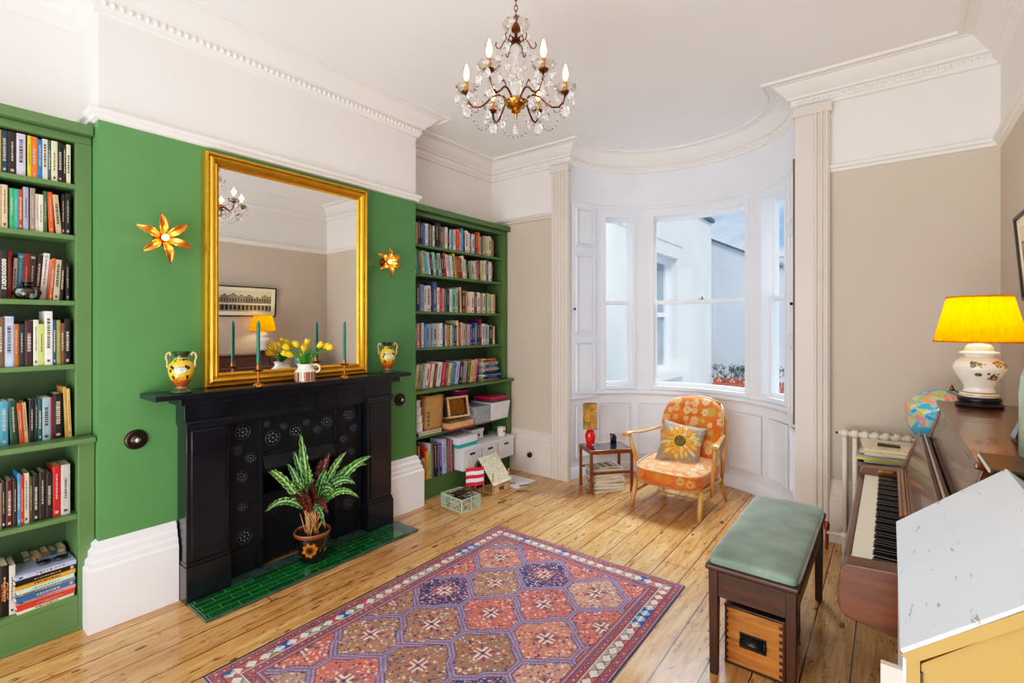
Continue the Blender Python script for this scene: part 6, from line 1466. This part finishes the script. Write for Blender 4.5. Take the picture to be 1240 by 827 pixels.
def f(x,y,z):
    n=len(YY); c=np.tile(hx('#e6dfc8'),(n,1)); img=(YY>.06)&(YY<.94)&(ZZ>.16)&(ZZ<.86); setc(c,img,'#cfc6ac')
    k=np.floor(YY*11); top=.60+.12*hsh(k,k*0,3)+.05*(np.abs(np.mod(YY*11,1)-.5)<.2); b=img&(ZZ>.2)&(ZZ<top); c[b]=(np.array([.52,.50,.44])+.12*(hsh(k,k*0+1,5)[:,None]-.5))[b]
    w1=b&(np.mod(YY*33,1)>.35)&(np.mod(YY*33,1)<.75)&(((ZZ>.48)&(ZZ<.60))); setc(c,w1,'#2c2a26'); w2_=b&(np.mod(YY*22,1)>.2)&(np.mod(YY*22,1)<.85)&(ZZ>.22)&(ZZ<.38); setc(c,w2_,'#26241f'); setc(c,b&(np.abs(ZZ-.42)<.012),'#e0d8c0'); setc(c,b&(np.abs(ZZ-top+.01)<.01),'#3a362e'); setc(c,img&(ZZ<.2),'#a8a08a'); return c
paint(o,f)

# ------------------------------------------------------------------ doll's house
dh=thing('dolls_house','painted wooden dolls house with chipped white sloping roof in the near right corner','dolls house',(.21,1.28,0))
M['roofpaint']=None; t=NT('chipped_white_paint'); v=t.coords((26,7,26)); f1=t.noise(v,1.6,5,.7,.3); v2=t.coords(); f2=t.noise(v2,3,3)
colr=t.ramp(f2,[(.3,lin('#c9d2d8')),(.7,lin('#d9dfe3'))]); chip=t.ramp(f1,[(.62,(0,0,0)),(.66,(.8,.8,.8))])
t.bsdf(t.mix(chip,colr,lin('#6f6a60')),.32,0,t.bump(f1,.15,.003),.2); M['roofpaint']=t.m
M['yellow_paint']=mat('cream_yellow_paint','#a9823f',.5,var=.06,scale=3)
DY0,DY1=.965,1.587; ez=.998; rz_=1.17; xl,xm,xr=.012,.212,.412
mb=MB(); T=.0045
mb.add([(xl,DY0,ez),(xl,DY1,ez),(xm,DY1,rz_),(xm,DY0,rz_),(xl+.004,DY0,ez-T*1.3),(xl+.004,DY1,ez-T*1.3),(xm,DY1,rz_-T*1.5),(xm,DY0,rz_-T*1.5)],[(0,3,2,1),(4,5,6,7),(0,1,5,4),(1,2,6,5),(2,3,7,6),(3,0,4,7)],M['roofpaint'])
mb.build('roof_slope',dh,bevel=.0015,label='white sloping roof with flaked paint')
mb=MB(); mb.add([(xr,DY0,ez),(xm,DY0,rz_),(xm,DY1,rz_),(xr,DY1,ez),(xr-.004,DY0,ez-T*1.3),(xm,DY0,rz_-T*1.5),(xm,DY1,rz_-T*1.5),(xr-.004,DY1,ez-T*1.3)],[(0,3,2,1),(4,5,6,7),(0,1,5,4),(1,2,6,5),(2,3,7,6),(3,0,4,7)],M['roofpaint']); mb.build('roof_slope',dh,bevel=.0015)
mb=MB(); mb.prism([(xl+.001,ez-.007),(xl+.014,ez-.016),(xm,rz_-.030),(xr-.014,ez-.016),(xr-.001,ez-.007),(xm,rz_-.008)],lambda p,d:(p[0],d,p[1]),DY0-.0015,DY0+.014,M['yellow_paint']); mb.build('bargeboard',dh)
mb=MB(); mb.prism([(xl+.026,.52),(xr-.026,.52),(xr-.026,ez-.026),(xm,rz_-.03),(xl+.026,ez-.018)],lambda p,d:(p[0],d,p[1]),DY0+.012,DY0+.024,M['yellow_paint']); mb.build('front_panel',dh,label='yellow painted gable front')
mb=MB(); mb.box(xl+.0245,xl+.0275,DY0+.008,DY0+.0115,.52,ez-.03,M['black']); mb.build('front_seam',dh)
mb=MB(); mb.box(xl+.008,xl+.0245,DY0+.008,DY0+.03,.52,ez-.008,M['yellow_paint']); mb.build('corner_post',dh)
mb=MB(); mb.box(xl+.004,xl+.012,DY0+.02,DY1-.01,.52,ez-.008,M['roofpaint']); mb.build('side_wall',dh)
mb=MB(); mb.box(xr-.02,xr-.01,DY0+.02,DY1-.01,.52,ez-.008,M['roofpaint']); mb.build('side_wall',dh)
mb=MB(); mb.prism([(xl+.012,.52),(xr-.02,.52),(xr-.02,ez-.022),(xm,rz_-.012),(xl+.012,ez-.010)],lambda p,d:(p[0],d,p[1]),DY1-.024,DY1-.012,M['roofpaint']); mb.build('back_panel',dh)
mb=MB(); mb.box(-.012,xl+.004,1.0,1.012,.70,.947,M['beige']); mb.build('side_wing',dh,label='white upright board at the side')
mb=MB(); mb.box(xl-.02,xr+.02,DY0-.0,DY1,.505,.52,M['yellow_paint']); mb.build('base_board',dh)
ds=thing('low_cabinet','low white cabinet carrying the dolls house','cabinet',(.2,1.28,0)); mb=MB(); mb.box(-.01,.48,.98,1.62,.06,.503,M['gloss_white']); mb.build('carcass',ds,bevel=.003); mb=MB(); mb.box(0.0,.47,.99,1.60,0,.06,M['black']); mb.build('plinth',ds)
for yy in (1.0,1.31): mb=MB(); mb.box(-.022,-.0105,yy,yy+.29,.08,.49,M['gloss_white']); d_=mb.build('door',ds,bevel=.003); mb=MB(); mb.ball((-.03,yy+.145,.40),.01,M['brass']); mb.build('knob',d_,smooth=True)

# ------------------------------------------------------------------ outside the window
hA=thing('neighbour_house','pale rendered side wall of the neighbouring house with a recessed sash window, outside the bay','building',(-4,9,-5))
mb=MB(); Xw=-3.2; R_=M['render']
mb.box(Xw-3,Xw,5.6,7.55,-5,3.82,R_); mb.box(Xw-3,Xw,9.33,11.5,-5,3.82,R_); mb.box(Xw-3,Xw,7.55,9.33,-5,.64,R_); mb.box(Xw-3,Xw,7.55,9.33,2.77,3.82,R_); mb.box(Xw-3,Xw-.32,7.55,9.33,.64,2.77,R_)
mb.build('wall',hA); mb=MB(); mb.box(Xw-3,Xw+.06,5.6,11.56,3.82,3.90,M['slate_roof']); mb.build('coping',hA)
mb=MB(); mb.box(Xw-.02,Xw+.02,5.6,9.55,3.02,3.10,R_); mb.build('string_course',hA)
mb=MB(); mb.box(Xw-.30,Xw+.12,7.45,9.45,.55,.65,R_); mb.build('window_sill',hA)
mb=MB(); 
for (a,b,c,d) in ((7.55,9.33,.65,.75),(7.55,9.33,2.67,2.77),(7.55,7.65,.75,2.67),(9.20,9.33,.75,2.67),(8.35,8.50,.75,2.67),(7.65,9.2,1.66,1.74)): mb.box(Xw-.27,Xw-.2,a,b,c,d,M['bay_white'])
w_=mb.build('window_frame',hA); mb=MB(); mb.box(Xw-.25,Xw-.245,7.6,9.25,.7,2.7,M['outglass']); mb.build('pane',w_)
hB=thing('far_gable_house','pale blue-grey rendered gable wall beyond the neighbouring house','building',(-3,12.5,-5))
mb=MB(); mb.prism([(-4.2,-5),(-2.14,-5),(-2.14,2.93),(-3.49,3.60),(-4.2,3.95)],lambda p,d:(p[0],d,p[1]),12.5,13.4,M['render2']); mb.build('wall',hB)
mb=MB(); mb.add([(-2.08,12.45,2.90),(-4.2,12.45,3.95),(-4.2,13.5,3.95),(-2.08,13.5,2.90),(-2.08,12.45,2.95),(-4.2,12.45,4.0),(-4.2,13.5,4.0),(-2.08,13.5,2.95)],[(0,3,2,1),(4,5,6,7),(0,1,5,4),(1,2,6,5),(2,3,7,6),(3,0,4,7)],M['slate_roof']); mb.build('roof_edge',hB)
hC=thing('distant_house','distant white house with slate roof and tall window, seen through the right sash','building',(-2,16,-5))
mb=MB(); mb.box(-3.6,-2.28,15,18,-5,3.35,M['render']); mb.box(-2.28,1.5,15.6,18,-5,2.9,M['render']); mb.build('wall',hC)
mb=MB(); mb.add([(-2.6,14.9,3.35),(-1.9,14.9,2.95),(-1.9,18,2.95),(-2.6,18,3.75),(-3.7,14.9,3.55),(-3.7,18,3.75)],[(0,1,2,3),(0,3,5,4)],M['slate_roof']); mb.add([(-2.28,15.4,2.6),(1.5,15.4,2.6),(1.5,18,4.0),(-2.28,18,4.0)],[(0,1,2,3)],M['slate_roof']); mb.build('roof',hC)
for (a,b,c,d,y_) in ((-2.72,-2.52,2.1,2.75,14.99),(-2.6,-2.45,-.4,.9,14.99),(-2.22,-1.6,-.2,1.9,15.59),(-2.2,-1.7,-2.2,-1.0,15.59)):
    mb=MB(); mb.box(a-.06,b+.06,y_-.05,y_,c-.06,d+.06,M['bay_white']); w_=mb.build('window',hC); mb=MB(); mb.box(a,b,y_-.056,y_-.051,c,d,M['outglass']); mb.build('pane',w_)
tr=thing('tiled_parapet','terracotta tiled coping with triangular crest tiles below the window view','roof tiles',(-1.5,11.4,-.5))
mb=MB(); mb.box(-3.13,2.5,11.1,11.6,-3,.06,M['render2']); mb.build('wall',tr)
for k in range(16):
    x=-3.12+k*.27; mb=MB(); mb.add([(x,11.02,.06),(x+.26,11.02,.06),(x+.26,11.36,.24),(x,11.36,.24),(x,11.0,.02),(x+.26,11.0,.02),(x+.26,11.36,.2),(x,11.36,.2)],[(0,1,2,3),(4,7,6,5),(0,4,5,1),(1,5,6,2),(2,6,7,3),(3,7,4,0)],M['terracotta']); tl=mb.build('roof_tile',tr,bevel=.01)
    mb=MB(); mb.prism([(x+.005,.23),(x+.255,.23),(x+.255,.31),(x+.18,.36),(x+.08,.36),(x+.005,.31)],lambda p,d:(p[0],d,p[1]),11.36,11.42,M['terracotta']); cr_=mb.build('crest_tile',tr)
    mb=MB()
    for (a,b) in ((.13,.305),(.10,.262),(.16,.262)): mb.add([(x+a-.022,11.355,b-.0),(x+a+.022,11.355,b),(x+a,11.355,b+.036)],[(0,1,2)],M['bay_white'])
    mb.build('pierced_triangles',cr_)
bs=thing('bare_shrub','leafy twiggy shrub growing above the terracotta tiles outside','shrub',(-2.7,11.8,-.4)); rr=random.Random(8)
mb=MB(); lf=MB(); gm=mat('shrub_leaf','#4c5a3c',.7,var=.4); wm=mat('twig_bark','#4a403a',.9,var=.3)
def br_(p,d,L,r,k):
    q=p+d*L; mb.tube([p,(p+q)/2+Vector((rr.uniform(-.02,.02),0,.01)),q],[r,r*.85,r*.6],wm,5)
    if k<=2:
        for _ in range(2): c=p.lerp(q,rr.random())+Vector((rr.uniform(-.03,.03),rr.uniform(-.03,.03),rr.uniform(-.02,.03))); s=.022; lf.add([c,c+Vector((s,0,s*.5)),c+Vector((0,s*.3,s*1.4))],[(0,1,2)],gm)
    if k>0:
        for _ in range(3): br_(q,(d+Vector((rr.uniform(-.8,.8),rr.uniform(-.3,.3),rr.uniform(-.1,.5)))).normalized(),L*.74,r*.62,k-1)
for x in (-3.1,-2.95,-2.75,-2.55,-2.4,-2.2,-2.0,-1.8): br_(Vector((x,11.9,-.2)),Vector((rr.uniform(-.2,.2),0,1)).normalized(),.30,.010,3)
mb.build('branches',bs); lf.build('foliage',bs)
mb=MB(); mb.box(-30,30,6,60,-5.2,-5,M['render2']); struct('ground',mb)

# ------------------------------------------------------------------ world, lights, camera
w=bpy.data.worlds.new('sky'); scene.world=w; w.use_nodes=True; nt=w.node_tree; nt.nodes.clear()
o_=nt.nodes.new('ShaderNodeOutputWorld'); bg=nt.nodes.new('ShaderNodeBackground'); tc=nt.nodes.new('ShaderNodeTexCoord'); nz=nt.nodes.new('ShaderNodeTexNoise'); nz.inputs['Scale'].default_value=4; nz.inputs['Detail'].default_value=7; nz.inputs['Roughness'].default_value=.55
mp=nt.nodes.new('ShaderNodeMapping'); mp.inputs['Scale'].default_value=(1,1,3); nt.links.new(tc.outputs['Generated'],mp.inputs[0]); nt.links.new(mp.outputs[0],nz.inputs['Vector'])
rp=nt.nodes.new('ShaderNodeValToRGB'); e=rp.color_ramp.elements; e[0].position=.42; e[0].color=(*lin('#9dbbe4'),1); e[1].position=.62; e[1].color=(*lin('#eef2f8'),1); nt.links.new(nz.outputs['Fac'],rp.inputs[0])
nt.links.new(rp.outputs[0],bg.inputs[0]); bg.inputs[1].default_value=1.0; nt.links.new(bg.outputs[0],o_.inputs[0])
def area(name,loc,rot,sx,sy,e,c):
    l=bpy.data.lights.new(name,'AREA'); l.shape='RECTANGLE'; l.size=sx; l.size_y=sy; l.energy=e; l.color=c; o=bpy.data.objects.new(name,l); COL.objects.link(o); o.location=loc; o.rotation_euler=rot; return o
RL=44
area('rear_window_daylight',(-2.2,YB-.05,1.6),(R(90),0,0),1.3,2.4,RL,(.98,.98,1))
area('rear_window_daylight',(-.45,YB-.05,1.6),(R(90),0,0),1.2,2.4,RL,(.98,.98,1))
area('sky_light_above_bay',(-1.3,6.1,4.3),(Vector((-1.3,6.1,4.3))-Vector((-1.6,3.2,.7))).to_track_quat('Z','Y').to_euler(),3.2,1.6,230,(.93,.965,1)).data.spread=R(75)
area('ceiling_fill_light',(-1.25,-.75,.45),(R(180-38),0,0),2.6,1.0,48,(.975,.98,1))  # added fill light behind the camera, aimed up to brighten the ceiling
s=bpy.data.lights.new('hazy_sun','SUN'); s.energy=2.4; s.angle=R(20); s.color=(1,.97,.93); so=bpy.data.objects.new('hazy_sun',s); COL.objects.link(so); so.rotation_euler=Vector((.55,-.45,.75)).to_track_quat('Z','Y').to_euler()

cam=bpy.data.cameras.new('camera'); co=bpy.data.objects.new('camera',cam); COL.objects.link(co); scene.camera=co
co.location=(0,0,1.5); co.rotation_euler=(R(90),0,R(37.8)); cam.sensor_width=36; cam.lens=36*590/1240; cam.shift_y=-19.5/1240; cam.clip_start=.02; cam.clip_end=300
vs_=scene.view_settings; vs_.view_transform='Standard'; vs_.look='None'; vs_.exposure=.28; vs_.use_curve_mapping=True
cm_=vs_.curve_mapping; cm_.white_level=(2.2,2.2,2.2); cv=cm_.curves[3]
for x_,y_ in ((.012,.016),(.04,.072),(.10,.205),(.22,.45),(.42,.72),(.7,.90)): cv.points.new(x_,y_)
cm_.update()
scene.cycles.max_bounces=10; scene.cycles.diffuse_bounces=5; scene.cycles.glossy_bounces=5; scene.cycles.transparent_max_bounces=16; scene.cycles.use_denoising=True
